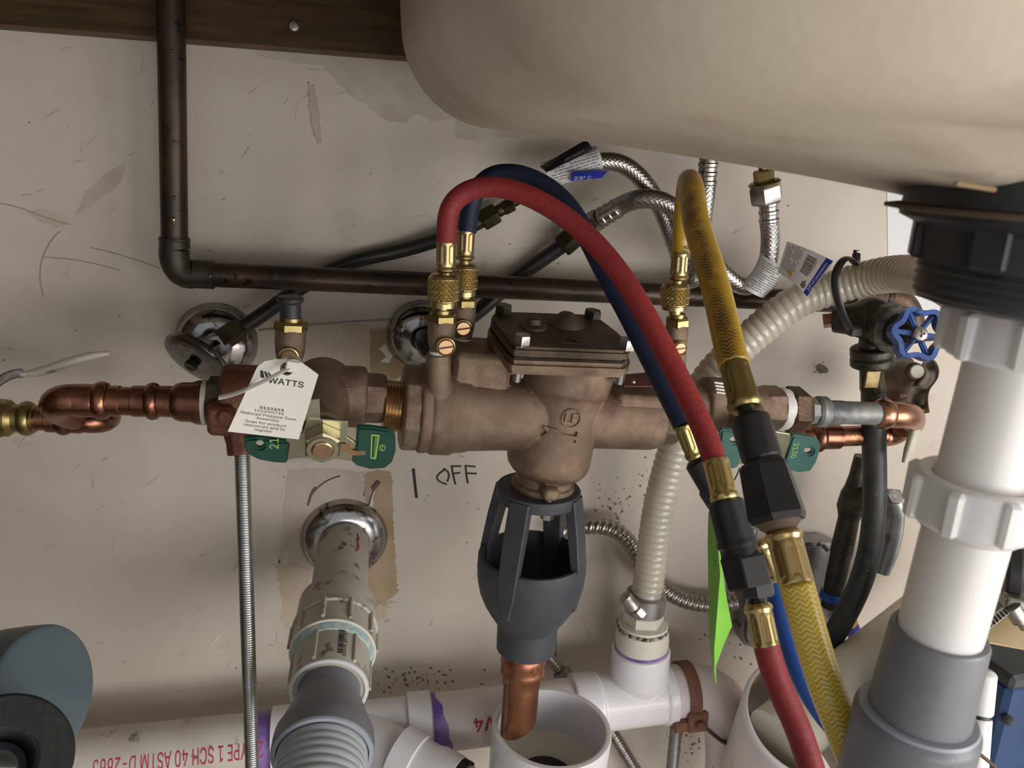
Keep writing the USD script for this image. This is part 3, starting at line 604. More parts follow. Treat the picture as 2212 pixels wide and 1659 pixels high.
bf = Thing('brass_fitting', 'yellow brass press fitting at the left edge joined to the copper', 'fitting', P(40, 903, YB))
bf.part('body', pl((-40, 902, YB), (80, 905, YB), [(0, 40), (.50, 40), (.54, 36), (.60, 31), (.70, 30), (.98, 30), (1, 25)], 40), 'brass_fitting')
bead(bf, 44, 72, 904, 37, 'brass_fitting', YB)
bq = P(-30, 902, YB); bf.part('pipe', lathe(bq, bq + np.array([-(bq[0] + .605), 0, 0]), [(0, rl), (bq[0] + .605, rl)], 36), 'copper', label='copper pipe leading off to the left')
bf.part('nut', hexn(P(-40, 902, YB), P(14, 903, YB), 42, .1), 'brass_fitting')
lv = Thing('valve_lever', 'off-white dipped steel lever sticking in from the left edge against the wall', 'lever', P(60, 810, -.12))
lv.part('grip', sweep(spline([(46, 808, -.12), (70, 806, -.12), (130, 789, -.12), (190, 771, -.12), (228, 764, -.12), (237, 763, -.12)]), np.array([.55, .95, 1.0, .95, .85, .45]) * px2m(P(130, 789, -.12), 13), 24, flat=(1, .8)), 'cream_grip', 60)
lv.part('blade', sweep(spline([(-60, 862, -.12), (-20, 838, -.12), (10, 816, -.12), (50, 806, -.12)]), px2m(P(10, 816, -.12), 10), 16, flat=(.35, 1)), 'steel', 60)

# ------------------------------------------------------------------ threaded rod with hanger
YR = -.175
rd = Thing('threaded_rod', 'zinc threaded rod standing under the rust-brown clamp at left', 'rod', P(524, 978, YR))
R0, R1 = P(522.5, 966, YR), P(548, 1760, YR)
Lr = np.linalg.norm(R1 - R0); rr_ = px2m(P(533, 1300, YR), 15.0); pit = .0021
ss = np.arange(0, Lr, pit / 6); 
rd.part('thread', sweep(R0 + (R1 - R0) * (ss / Lr)[:, None], rr_, 28, lambda th, s: .0006 * np.abs(((s / pit + th / (2 * math.pi)) % 1) * 2 - 1) - .0003), 'rod', 50)

# ------------------------------------------------------------------ reduced pressure zone valve in the middle
YV = -.16
def RP(px, py, O, n):
    d = ray(px, py); n = np.asarray(n, float); return CAM + d * (((np.asarray(O) - CAM) @ n) / (d @ n))
def basis(n):
    n = unit(n); ex = unit(np.cross([0, 0, 1.0], n) if abs(n[2]) < .9 else np.array([1.0, 0, 0]) - n * n[0]); return ex, np.cross(n, ex), n
def pplate(pts, O, n, depth, bev=.0006, holes=()):
    """an outline measured in the picture, lying on the plane (O, n), with thickness along n (towards the room)"""
    ex, ey, n = basis(n)
    f = lambda q: [((RP(x, y, O, n) - O) @ ex, (RP(x, y, O, n) - O) @ ey) for x, y in q]
    g = Polygon(f(pts), [f(h) for h in holes]).buffer(0)
    return plate(g, O, ex, ey, depth, bev)
def rnd(pts, r=6):
    return list(Polygon(pts).buffer(-r).buffer(r * 1.0, quad_segs=5).exterior.coords)[:-1]
def circ(x, y, r, ry=None, n=20): return [(x + r * math.cos(t), y + (ry or r) * math.sin(t)) for t in np.arange(n) * 2 * math.pi / n]

V = lambda x, y, dy=0.0: (x, y, YV + dy)
bp = Thing('backflow_preventer', 'large cast bronze reduced pressure backflow valve with bolted square cover in the middle', 'valve', P(1200, 890, YV))
parts = [pl(V(866, 879), V(904, 881), [(0, 84), (.12, 93), (.9, 93), (1, 88)], 12, .2), pl(V(901, 881), V(927, 882), [(0, 91), (.2, 97), (.8, 97), (1, 92)], 64),
         pl(V(922, 883), V(1014, 886), [(0, 92), (.1, 99), (.55, 99), (.62, 94), (.9, 92), (1, 86)], 64), pl(V(1000, 887), V(1215, 895), [(0, 88), (.3, 84), (1, 78)], 64),
         pl(V(1215, 901), V(1430, 908), [(0, 66), (.85, 65), (.93, 62), (.98, 54), (1, 44)], 64), pl(V(1410, 909), V(1466, 911), [(0, 46), (.08, 50), (.85, 50), (1, 44)], 6, .25)]
vA, vB = V(1229, 772), V(1178, 1024)
parts += [pl(vA, vB, [(0, 106), (.10, 105), (.22, 100), (.27, 93), (.34, 89), (.75, 91), (.86, 91), (.92, 87), (.97, 76), (1, 60)], 64), pl(V(1180, 1000), V(1171, 1058), [(0, 70), (.25, 62), (.66, 60), (.72, 68), (.92, 68), (1, 64)], 56)]
exv = unit(P(*V(1440, 908)) - P(*V(868, 880)))
nb = unit([0.05, -math.sin(math.radians(7)), math.cos(math.radians(7))]); eyb = unit(np.cross(nb, exv))
c = P(1032, 796, YV + .002); parts.append(cbox(c, exv, eyb, nb, px2m(c, 62), .022, px2m(c, 54), .004))
c = P(1368, 868, YV); parts.append(cbox(c, exv, eyb, nb, px2m(c, 54), .018, px2m(c, 32), .004))
parts.append(pl(V(947, 764, -.022), V(948, 880, -.022), [(0, 26), (.04, 27), (.6, 28), (1, 24)], 36))
parts.append(pl(V(990, 735, .012), V(990, 850, .012), [(0, 26), (.6, 28), (1, 24)], 36))
parts.append(pl(V(1458, 760, .0), V(1452, 880, .0), [(0, 24), (.6, 26), (1, 24)], 36))
c = P(1186, 1060, YV - .026); parts.append(cbox(c, exv, eyb, nb, px2m(c, 19), .010, px2m(c, 15), .003))
bodym = soften(union(*parts), .0022, 8)
body = bp.part('body', bodym, 'bronze', 50)
# cover: two bolted plates
T0 = P(1225, 706, YV)
def soft_corner(pts, r): return list(Polygon(pts).buffer(-r).buffer(r, quad_segs=6).exterior.coords)[:-1]
top = [(1064, 676), (1070, 671), (1270, 678), (1292, 683), (1336, 716), (1370, 748), (1367, 757), (1360, 760), (1112, 750), (1102, 744), (1060, 690)]
low = [(1060, 676), (1068, 670), (1270, 676), (1296, 682), (1340, 716), (1373, 750), (1369, 761), (1360, 765), (1110, 755), (1097, 746), (1056, 690)]
mm = px2m(T0, 1)
top, low = soft_corner(top, 13), soft_corner(low, 15)
cover = pplate(top, T0 - nb * mm * 22, nb, mm * 22, .0022); cover = soften(weld(cover), .004, 2)
def shift(t, d): return tm(np.asarray(t.vertices) + np.asarray(d), t.faces)
cover = pplate(top, T0, nb, mm * 23, .0022); cover = shift(cover, -nb * mm * 23)
lowp = shift(pplate(low, T0, nb, mm * 30, .003), -nb * mm * 55)
bp.part('lower_flange', lowp, 'bronze', 40)
cv = bp.part('cover', cover, 'bronze_cover', 40, label='darker flat square cover plate')
bp.part('gasket', shift(pplate(top, T0, nb, mm * 3.5, .0002), -nb * mm * 26), 'bronze_dark')
q = RP(1222, 700, T0, nb); bp.part('cover_boss', lathe(q - nb * .002, q + nb, [(0, .016), (.003, .0155), (.009, .008), (.0115, .005), (.012, .002)], 40), 'bronze_cover', 60, under=cv)
q = RP(1152, 706, T0, nb); bp.part('cover_boss', lathe(q - nb * .002, q + nb, [(0, .0115), (.0035, .011), (.0045, .0095), (.005, .006), (.009, .005), (.010, .003)], 36), 'bronze_cover', 40, under=cv)
q = RP(1232, 738, T0, nb); tri4 = Polygon([(-.007, -.004), (.007, -.004), (0, .007)]).buffer(.001); bp.part('cast_mark', cat(plate(tri4.difference(tri4.buffer(-.0012)), q, exv, eyb, .0006), text_at('2', q - eyb * .003, exv, eyb, .005, .0006)), 'bronze_cover', 30, under=cv)
for i, (x, y) in enumerate(((1087, 676), (1279, 687), (1127, 742), (1352, 750))):
    q = RP(x, y, T0, nb); r = px2m(q, 20.5)
    bp.part('bolt', cat(lathe(q - nb * .001, q + nb, [(0, r * .98), (.0012, r * .98), (.0013, r * .95), (.0065, r * .95), (.0080, r * .84)], 6, .35 + i), lathe(q - nb * .03, q + nb * 0, [(0, r * .45), (.03, r * .45)], 16)), 'bolt_steel' if i > 1 else 'bronze_dark', 25)
for x, y in ((1122, 806), (1340, 812)):
    q = P(x, y, YV - .028); bp.part('bolt_end', lathe(q + nb * .004, q - nb * .004, [(0, .004), (.0065, .0042), (.0078, .003)], 18), 'bolt_steel', 40)
def bend(t, A, B, R):
    """lays a flat piece (x across, y up, z out) on the front of the upright round body"""
    v = np.asarray(t.vertices); A, B = np.asarray(A), np.asarray(B); up = unit(A - B); fr = unit(np.array([-.10, -1.0, 0]) - up * (np.array([-.10, -1.0, 0]) @ up)); sd = np.cross(fr, up); sd = -sd if sd[0] < 0 else sd
    def lay(O):
        pos = O + v[:, 1:2] * up + v[:, :1] * sd
        from scipy.spatial import cKDTree
        bv_ = np.asarray(bodym.vertices); bn_ = np.asarray(trimesh.Trimesh(bv_, bodym.faces, process=False).vertex_normals); bv_ = bv_[(bn_ @ fr) > .3]
        d_, i_ = cKDTree(np.c_[bv_ @ sd, bv_ @ up]).query(np.c_[pos @ sd, pos @ up], k=6)
        w_ = 1 / (d_ + 2e-4); h_ = ((bv_ @ fr)[i_] * w_).sum(1) / w_.sum(1)
        return tm(pos + fr * (h_ - pos @ fr + v[:, 2] - .0004)[:, None], t.faces)
    return lay
Aax, Bax = P(*vA), P(*vB); Rv = px2m((Aax + Bax) / 2, 90)
def axis_at(y): return Aax + (Bax - Aax) * ((y - 772) / (1024 - 772))
def front_flat(pts, cx, cy, depth):
    g = Polygon([((x - cx) * mm * .93, -(y - cy) * mm * .97) for x, y in pts]).buffer(0); t = trimesh.creation.extrude_polygon(g, depth, engine='earcut'); t = t.subdivide_to_size(.0025) if False else t.subdivide().subdivide().subdivide().subdivide(); return t
ar = front_flat([(1160, 908), (1192, 910), (1204, 918), (1240, 920), (1240, 911), (1258, 923), (1242, 937), (1240, 929), (1200, 930), (1190, 937), (1160, 934), (1171, 921)], 1207, 922, .0026)
bp.part('flow_arrow', bend(ar, Aax, Bax, Rv)(axis_at(908)), 'bronze', 30, label='raised cast flow arrow')
cg = Point(0, 0).buffer(.0080, 24); rg = trimesh.creation.extrude_polygon(cg.difference(cg.buffer(-.0011)), .0016, engine='earcut')
lf = text_at('LF', (0, -.0037, 0), (1, 0, 0), (0, 1, 0), .0074, .0018, True)
mk = cat(rg, lf); mv = np.array(mk.vertices); mv[:, 0] += .0045; mk = tm(mv, mk.faces)
bp.part('cast_mark', bend(mk, Aax, Bax, Rv)(axis_at(872)), 'bronze', 30, label='raised letters LF in a circle')
npq = P(1372, 832, YV); 
npl = pplate([(1326, 812), (1398, 806), (1420, 832), (1420, 836), (1348, 836)], P(1372, 836, YV - .012), nb, .0008, .0002)
npp = bp.part('nameplate', npl, 'nameplate', label='small red-brown metal nameplate'); 
bp.part('rivet', lathe(P(1368, 826, YV - .012) , P(1368, 826, YV - .012) + nb, [(0, .002), (.0015, .0018), (.0022, .001)], 14), 'bolt_steel', under=npp)
def thread(a, b, rpx, pitch, amp, n=40):
    A, B = Q(a), Q(b); L = np.linalg.norm(B - A); ss = np.arange(0, L, pitch / 6)
    return sweep(A + (B - A) * (ss / L)[:, None], px2m((A + B) / 2, rpx), n, lambda th, s: amp * (np.abs(((s / pitch + th / (2 * math.pi)) % 1) * 2 - 1) * 2 - 1))
bp.part('threaded_nipple', thread(V(828, 876), V(872, 879), 55, .0023, .0007), 'thread_brass', 60, label='shiny threaded brass nipple')
# test cocks
def test_cock(t, x, y0, y1, Y, rh, sx, sy, rs, m='bronze', lean=0.04, tape=False):
    """hex top at y1, foot at y0 (picture), slotted stem facing the room at (sx, sy)"""
    ax = lambda y: (x - (y - y1) * lean, y, Y); hh = (y0 - y1)
    p = t.part('test_cock', union(pl(ax(y0), ax(y1 + hh * .18), [(0, rh * .62), (.12, rh * .74), (.35, rh * .9), (.7, rh * .97), (1, rh * .97)], 36), lathe(P(sx, sy, Y), P(sx, sy, Y) + np.array([0.03, -1, -.12]) * .03, [(0, px2m(P(sx, sy, Y), rs)), (px2m(P(sx, sy, Y), rh * 1.12), px2m(P(sx, sy, Y), rs * .98)), (px2m(P(sx, sy, Y), rh * 1.16), px2m(P(sx, sy, Y), rs * .88))], 36)), m, 40)
    t.part('hex_top', cat(hexn(P(*ax(y1 + hh * .24)), P(*ax(y1)), rh * 1.07, .2, .2), pl(ax(y1), ax(y1 - 8), [(0, rh * .7), (1, rh * .7)], 28)), 'brass_fitting', 25, under=p)
    d = unit([0.03, -1, -.12]); q = P(sx, sy, Y) + d * px2m(P(sx, sy, Y), rh * 1.14); r = px2m(q, rs * .80)
    ey = unit(np.cross(d, unit([1, 0, .25])));
    t.part('slotted_stem', minus(lathe(q - d * .003, q + d * .003, [(0, r), (.0035, r), (.0042, r * .93)], 32), cbox(q + d * .0012, unit([1, 0, .15]), np.cross(d, unit([1, 0, .15])), d, r * 1.2, r * .13, .0011, .0001)), 'screw_copper', 30, under=p)
    t.part('stem_rim', ring(q - d * .001, q + d, [(0, r * 1.02), (.0014, r * 1.04), (.0018, r * 1.10), (.0014, r * 1.24), (0, r * 1.27)], 36), 'brass', 40, under=p)
    if tape: t.part('thread_tape', pl((tape[0], tape[1] + 8, Y), (tape[0], tape[1] - 8, Y), [(0, rh * .66), (.3, rh * .74), (.6, rh * .68), (1, rh * .7)], 28), 'tape', 50, under=p, label='white thread tape')
test_cock(bp, 955, 764, 677, YV - .022, 31, 958, 737, 21, tape=(949, 765))
test_cock(bp, 1003, 735, 643, YV + .012, 27, 996, 699, 19, tape=(999, 733))
test_cock(bp, 1463, 775, 686, YV, 25, 1458, 742, 16)

# ------------------------------------------------------------------ shutoff ball valves with green handles
bi = Thing('ball_valve', 'bronze inlet shutoff valve with dark green handle, left of the backflow valve', 'valve', P(690, 856, YV))
bim = union(pl(V(556, 848), V(680, 852), [(0, 52), (.1, 56), (.8, 60), (1, 60)], 48), pl(V(668, 852), V(730, 855), [(0, 58), (.3, 64), (1, 66)], 56), pl(V(724, 855), V(792, 858), [(0, 62), (.06, 66), (.8, 67), (.95, 64), (1, 52)], 56), pl(V(786, 859), V(834, 861), [(0, 50), (.1, 54), (.85, 54), (1, 48)], 6, .3))
stem = unit([.02, -.94, -.34]); s0 = P(668, 858, YV)
ns0 = P(697, 953, -.222)
bim = union(bim, lathe(ns0 - stem * .075, ns0, [(0, .021), (.03, .0205), (.05, .016), (.062, .014)], 36))
bi.part('body', soften(bim, .0022, 5), 'bronze', 50)
hexe = bi.part('hex_end', pl(V(449, 863), V(480, 864), [(0, 47), (.1, 52), (.9, 52), (1, 47)], 6, .1), 'bronze_dark', 25)
hO, hn_ = ns0 - stem * .006, stem
hd = bi.part('handle', cat(pplate(rnd([(618, 940), (656, 930), (664, 900), (752, 906), (750, 940), (780, 960), (772, 994), (742, 990), (700, 984), (640, 986), (618, 990)], 3), hO, hn_, .0024, .0005),
                          pplate([(654, 862), (690, 858), (692, 905), (656, 905)], hO - hn_ * .001, hn_, .0022, .0004)), 'zinc_gold', 30)
bi.part('grip', pplate(rnd([(527, 938), (560, 936), (627, 946), (621, 992), (590, 990), (560, 984), (540, 974), (530, 960)], 7), hO - hn_ * .0016, hn_, .0056, .0016, [circ(562, 951, 9, 8)]), 'green_handle', 40, under=hd, label='dark green grip with a round hole')
bi.part('grip', pplate(rnd([(770, 914), (800, 914), (840, 920), (853, 930), (854, 965), (846, 990), (830, 1003), (800, 1005), (770, 997), (758, 985), (768, 950)], 8), hO - hn_ * .0016, hn_, .0056, .0016), 'green_handle', 40, under=hd, label='dark green grip with printed box')
bi.part('slot', pplate(rnd([(735, 958), (748, 958), (760, 972), (790, 972), (790, 981), (758, 982), (748, 974), (735, 974)], 3), hO + hn_ * .0030, hn_, .0012, .0002), 'screw_copper', 30, under=hd)
def on(px, py, lift): return RP(px, py, hO + hn_ * lift, hn_)
eR = unit(on(812, 930, .004) - on(808, 985, .004)); eU = unit(np.cross(hn_, eR))
bxp = [(802, 938), (820, 940), (812, 992), (800, 990)]; bxi = [(804.5, 941), (817, 942.5), (809.5, 989), (802.5, 988)]
bi.part('grip_print', cat(pplate(bxp, hO + hn_ * .0041, hn_, .00015, 0, [bxi]), pplate(circ(826, 967, 7), hO + hn_ * .0041, hn_, .00015, 0, [circ(826, 967, 5.6)]),
        text_at('NSF', on(828, 967, .0041), eR, eU, .0018, .00012), text_at('Certified to NSF/ANSI 61', on(808.5, 965, .0041), -eR, -eU, .0022, .00012, False, sx=.60)), 'green_ink', False, under=hd)
bi.part('grip_print', text_at('21', on(602, 958, .0041), eR, eU, .0062, .00012), 'green_ink', False, under=hd)
nt = bi.part('stem_nut', lathe(ns0 - stem * .004, ns0 + stem, [(0, .0118), (.001, .0136), (.0115, .0136), (.013, .0118)], 6, .5), 'nut_zinc', 25)
bi.part('stem_end', lathe(ns0 + stem * .004, ns0 + stem, [(0, .0075), (.0065, .0075), (.0072, .0066)], 30), 'screw_copper', 30, under=nt)
bi.part('stem_nut_face', ring(ns0 + stem * .0090, ns0 + stem, [(0, .0076), (0, .0112), (.0008, .0108), (.0008, .0078)], 36), 'zinc_gold', 40, under=nt)
test_cock(bi, 629, 790, 693, YV - .008, 34, 625, 758, 22)
cp = Thing('dust_cap', 'black rubber dust cap pushed on the capless left test cock', 'cap', P(628, 690, YV - .008))
cp.part('sleeve', cat(pl((628, 704, YV - .008), (627, 652, YV - .008), [(0, 23), (.9, 22), (1, 22)], 36)), 'black_cap', 40)
cp.part('rim', pl((627, 656, YV - .008), (626.5, 640, YV - .008), [(0, 24), (.35, 28.5), (.7, 29), (1, 25)], 36), 'black_cap', 50)
hg = Thing('pipe_clamp', 'rust-brown split ring clamp round the left valve inlet on top of the threaded rod', 'clamp', P(520, 870, YV))
hgm = union(pl(V(478, 853), V(566, 856), [(0, 60), (.1, 67), (.9, 67), (1, 60)], 48), lathe(P(512, 880, YV - .004), P(522, 980, YR), [(0, px2m(P(520, 930, YV), 44)), (px2m(P(520, 930, YV), 40), px2m(P(520, 930, YV), 36)), (px2m(P(520, 930, YV), 75), px2m(P(520, 930, YV), 30)), (px2m(P(520, 930, YV), 101), px2m(P(520, 930, YV), 30))], 8),
            cbox(P(478, 890, YV - .018), exv, eyb, nb, .010, .012, .0085, .003), cbox(P(482, 912, YV - .016), exv, eyb, nb, .010, .012, .007, .003))
hg.part('ring', soften(hgm, .0024, 3), 'red_brown', 40)
hg.part('bolt', lathe(P(486, 902, YV - .026), P(486, 902, YV - .04), [(0, .006), (.006, .006), (.0072, .004)], 20), 'red_brown', 30)
# outlet valve, mirrored order
bo = Thing('ball_valve', 'bronze outlet shutoff valve with paler green handle behind the black hose valve', 'valve', P(1600, 880, YV))
bom = union(pl(V(1458, 880), V(1520, 880), [(0, 42), (.2, 52), (1, 52)], 48), pl(V(1512, 872), V(1592, 876), [(0, 52), (.08, 59), (.9, 59), (1, 54)], 56), pl(V(1585, 878), V(1650, 881), [(0, 48), (.5, 46), (1, 46)], 48), pl(V(1640, 881), V(1682, 883), [(0, 46), (.1, 50), (.9, 50), (1, 46)], 6, .2))
sO = P(1650, 968, -.215)
bom = union(bom, lathe(sO - stem * .07, sO, [(0, .02), (.03, .018), (.05, .014), (.058, .013)], 30))
bo.part('body', soften(bom, .0022, 4), 'bronze', 50)
bo.part('thread_tape', pl(V(1676, 883), V(1705, 885), [(0, 40), (.1, 46), (.4, 47), (.7, 45), (1, 40)], 40), 'tape', 50, label='white thread tape')
bo.part('bushing', cat(pl(V(1696, 885), V(1738, 887), [(0, 47), (.1, 52), (.75, 52), (1, 44)], 6, .15)), 'bronze_brown', 25)
h2 = bo.part('handle', pplate(rnd([(1588, 925), (1640, 920), (1670, 928), (1706, 934), (1698, 985), (1660, 995), (1590, 1000)], 3), sO - stem * .006, stem, .0024, .0005), 'zinc_gold', 30)
hO2 = sO - stem * .0076
bo.part('grip', pplate(rnd([(1552, 920), (1592, 922), (1598, 960), (1590, 1000), (1575, 1006), (1560, 990), (1548, 955)], 6), hO2, stem, .0056, .0016, [circ(1582, 943, 10, 7)]), 'green_pale', 40, under=h2)
bo.part('grip', pplate(rnd([(1706, 932), (1740, 936), (1760, 940), (1768, 955), (1758, 990), (1745, 1010), (1720, 1013), (1700, 1008), (1688, 985)], 8), hO2, stem, .0056, .0016, [circ(1741, 966, 9, 8)]), 'green_pale', 40, under=h2, label='pale green grip printed 2130 with a round hole')
q = RP(1711, 974, hO2 + stem * .0057, stem); q2 = unit(RP(1708, 987, hO2, stem) - RP(1714, 962, hO2, stem))
bo.part('grip_print', text_at('2130', q, q2, np.cross(stem, q2), .0048, .00012), 'green_ink', False, under=h2)
for x, y in ((1540, 822), (1546, 828), (1550, 836)):
    pass
bo.part('cast_text', cat(*[seg(P(1543 + i * 1.5, 826 + i * 7, YV - .018 + .0 * i), P(1562 + i * 1.5, 829 + i * 7, YV - .018), .0012, .0016, .0002) for i in range(4)]), 'tape', kind='stuff')

# paper tag and nylon tie on the inlet valve
tO, tn = P(590, 865, -.246), unit([.10, -.96, .10])
tg = Thing('paper_tag', 'cream paper product tag printed with a black logo hanging on the left valve', 'tag', tO)
outl = [(492, 932), (552, 800), (556, 792), (572, 780), (596, 775.5), (640, 777), (655, 785), (688, 809), (645, 949)]
paper = tg.part('sheet', pplate(outl, tO, tn, .0004, 0, [circ(620, 797, 11, 14)]), 'paper', 20)
def tp(x, y): return RP(x, y, tO + tn * .00045, tn)
tex = unit(tp(640, 835) - tp(560, 823)); tey = np.cross(tn, tex); tu = px2m(tO, 1)
def tline(s, x, y, hpx, bold=False, sx=1.0): return text_at(s, tp(x, y), tex, tey, hpx * tu, .0001, bold, sx=sx)
tg.part('logo_print', cat(tline('WATTS', 617, 832, 12.5, True, 1.22), pplate([(562, 800), (568, 801), (572, 817), (563, 816)], tO + tn * .00045, tn, .0001, 0), pplate([(570, 802), (575, 803), (583, 817), (575, 817)], tO + tn * .00045, tn, .0001, 0), pplate([(577, 804), (582, 805), (592, 818), (586, 818)], tO + tn * .00045, tn, .0001, 0)), 'ink', False, under=paper, label='black printed logo word')
rows_ = [('0122693', 587, 886, 5.6, True, 1.5), ('101650736', 581, 892.5, 5.2, False, 1.55), ('Reduced Pressure Zone,', 581, 901, 5.6, False, 1.33), ('Assembly', 578, 908.5, 5.4, False, 1.4), ('Scan for product', 574, 917.5, 5.6, False, 1.42), ('resources and to', 571, 925, 5.6, False, 1.42), ('register', 569, 932.5, 5.4, False, 1.42)]
tg.part('small_print', cat(*[tline(*r) for r in rows_]), 'ink', False, under=paper)
tg.part('hole_rim', ring(tp(620, 797), tp(620, 797) + tn * .01, [(0, px2m(tO, 11)), (.0002, px2m(tO, 11)), (.0002, px2m(tO, 14)), (0, px2m(tO, 14))], 30), 'ink', under=paper)
ct_ = Thing('cable_tie', 'white nylon cable tie through the hole of the paper tag', 'cable tie', tp(626, 795))
tie = [P(626, 793, -.253), P(600, 808, -.256), P(560, 828, -.252), P(520, 846, -.246), P(473, 859, -.242)]
ct_.part('strap', sweep(spline(tie, .003), .0024, 8, flat=(1, .35)), 'nylon', 60)
ct_.part('strap', sweep(spline([P(630, 793, -.253), P(640, 786, -.245), P(634, 770, -.215), P(612, 782, -.18)], .003), .0022, 8, flat=(1, .4)), 'nylon', 60)
ct_.part('head', cbox(P(632, 792, -.253), tex, tey, tn, .0042, .0036, .0022, .0006), 'nylon')

# ------------------------------------------------------------------ air gap drain funnel, copper drain tube
ag = Thing('air_gap_funnel', 'dark grey cast air gap funnel with four ribs hanging under the bronze valve', 'funnel', P(1150, 1200, YV))
ra, rb_, rc_ = P(1164, 1052, YV), P(1150, 1200, YV), P(1136, 1397, YV)
k = dep(ra) / F; axd = unit(rb_ - ra)
ag.part('mounting_ring', ring(ra - axd * .0, ra + axd * .1, [(0, 58 * k), (0, 90 * k), (.0012, 92 * k), (.0085, 92 * k), (.010, 90 * k), (.010, 58 * k)], 72), 'airgap', 40)
k2_ = dep(rb_) / F; L2 = np.linalg.norm(rc_ - rb_); ax2 = unit(rc_ - rb_)
out = [(-.02, 114), (.0, 117), (.12, 118), (.25, 116), (.38, 110), (.50, 99), (.60, 86), (.68, 74), (.715, 68.5), (.74, 67), (1.0, 66)]
inn = [(1.0, 44), (.74, 46), (.66, 62), (.56, 80), (.45, 94), (.3, 104), (.15, 109), (0, 108.5), (-.02, 107.5)]
ag.part('bowl', ring(rb_, rc_, [(t * L2, r * k2_) for t, r in out + inn], 80), 'airgap', 50)
fr = unit(np.array([CAM[0] - ra[0], CAM[1] - ra[1], 0])); sdv = np.array([-fr[1], fr[0], 0]) 
sdv = sdv if sdv[0] > 0 else -sdv
for az in (-24, 66, -114, 156):
    u = fr * math.cos(math.radians(az)) + sdv * math.sin(math.radians(az)); w = np.cross(u, [0, 0, 1.0])
    pts = []
    for t, r, hw in ((0.03, 82, 23), (.5, 97, 23), (1.0, 111, 22), (1.30, 111, 19), (1.62, 104, 8)):
        c = ra + (rb_ - ra) * t
        pts.append((c + u * r * k, hw * k, (10 if t < 1 else 8) * k))
    ms = []
    for (c0, w0, h0), (c1, w1, h1) in zip(pts[:-1], pts[1:]):
        ms.append(hull([c + s1 * w * ww + s2 * u * hh for c, ww, hh in ((c0, w0, h0), (c1, w1, h1)) for s1 in (-1, 1) for s2 in (-1, 1)] + [c + s1 * w * (ww - .001) + s2 * u * (hh + .0008) for c, ww, hh in ((c0, w0, h0), (c1, w1, h1)) for s1 in (-1, 1) for s2 in (-1, 1)]))
    ag.part('rib', union(*ms), 'airgap', 30)
for sx_, sy_ in ((1185, 1062),):
    q = P(1186, 1050, YV - .027); qd = P(1182, 1122, YV - .027)
    ag.part('screw', cat(thread(q, qd, 9, .0012, .0003, 16), hexn(P(1184, 1098, YV - .027), P(1181, 1121, YV - .027), 15, .1, .3)), 'bolt_steel', 40)
dt = Thing('copper_drain_tube', 'short copper drain tube with beaded collar and slanted cut end below the grey funnel', 'tube', P(1128, 1450, YV))
da, db = P(1134, 1380, YV), P(1114, 1640, YV); k3 = dep(P(1125, 1500, YV)) / F; Ld = np.linalg.norm(db - da)
tubem = ring(da, db, [(0, 35 * k3), (0, 38.5 * k3), (Ld, 38.5 * k3), (Ld, 35 * k3)], 48)
pc = P(1117, 1566, YV); cutn = unit(np.array([.46, .05, -.86])); cx, cy, cz = basis(cutn)
dt.part('tube', minus(tubem, cbox(pc + cutn * .05, cx, cy, cz, .1, .1, .05, .0001)), 'copper_cut', 40)
dt.part('collar', pl((1133, 1386, YV), (1127, 1475, YV), [(0, 43), (.2, 43), (.3, 47), (.42, 49), (.52, 45), (.6, 47.5), (.70, 48), (.78, 43), (.98, 42), (1, 39)], 48), 'copper_cut', 50)
dt.part('seam', seg(P(1093, 1480, YV - .0105), P(1083, 1592, YV - .0105), .0022, .0012, .0003), 'dark_copper')

# ------------------------------------------------------------------ test gauge hoses: red, blue, yellow
def knurl(a, b, rpx, m=20, rows_=6.0, n=300):
    A, B = Q(a), Q(b); L = np.linalg.norm(B - A); r = px2m((A + B) / 2, rpx); N = 150
    t = np.linspace(0, 1, N); base = np.interp(t, [0, .05, .12, .80, .83, .87, 1], [.80, .92, 1, 1, .88, .90, .90]) * r
    tri = lambda x: np.abs((x % 1) * 2 - 1)
    def dsp(th, s):
        q = s / L; w = np.clip(np.minimum((q - .14) / .02, (.78 - q) / .02), 0, 1)
        u = th * m / (2 * math.pi); v = q * rows_ * 1.0
        return .0008 * w * (np.minimum(tri(u + v), tri(u - v)) * 2 - 1)
    return sweep(A + (B - A) * t[:, None], base, n, dsp)
def ferrule(a, b, r0, r1, flute=8):
    """brass crimp sleeve: plain end at a, fluted, flared bead at b"""
    A, B = Q(a), Q(b); L = np.linalg.norm(B - A); N = 60; t = np.linspace(0, 1, N)
    ra, rb = px2m(A, r0), px2m(B, r1); base = np.interp(t, [0, .02, .10, .72, .80, .88, .94, 1], [.93 * ra, ra, ra, ra * .4 + rb * .56, rb * .92, rb * 1.04, rb, rb * .86])
    def dsp(th, s):
        q = s / L; w = np.clip(np.minimum((q - .10) / .06, (.74 - q) / .10), 0, 1)
        return -.00055 * w * np.clip(np.abs(np.sin(th * flute / 2)) * 1.6 - .9, 0, 1) * 1.4
    return sweep(A + (B - A) * t[:, None], base, 72, dsp)
RH = .0074
def flow(px, d0, d1, k=1.0):
    """hose path seen through the points px, coming from distance d0 to d1 evenly along its length"""
    q = np.array(px, float); s = np.r_[0, np.cumsum(np.linalg.norm(np.diff(q, axis=0), axis=1))]; s /= s[-1]
    return [PD(x, y, d0 + (d1 - d0) * (3 * t * t - 2 * t ** 3 if k > 1 else t ** 1.25)) for (x, y), t in zip(q, s)]
def hose(t, pts, r, mat_, name='hose', uv=False):
    t.part(name, sweep(spline(pts, .0025), r, 40, uv=uv), mat_, 60)
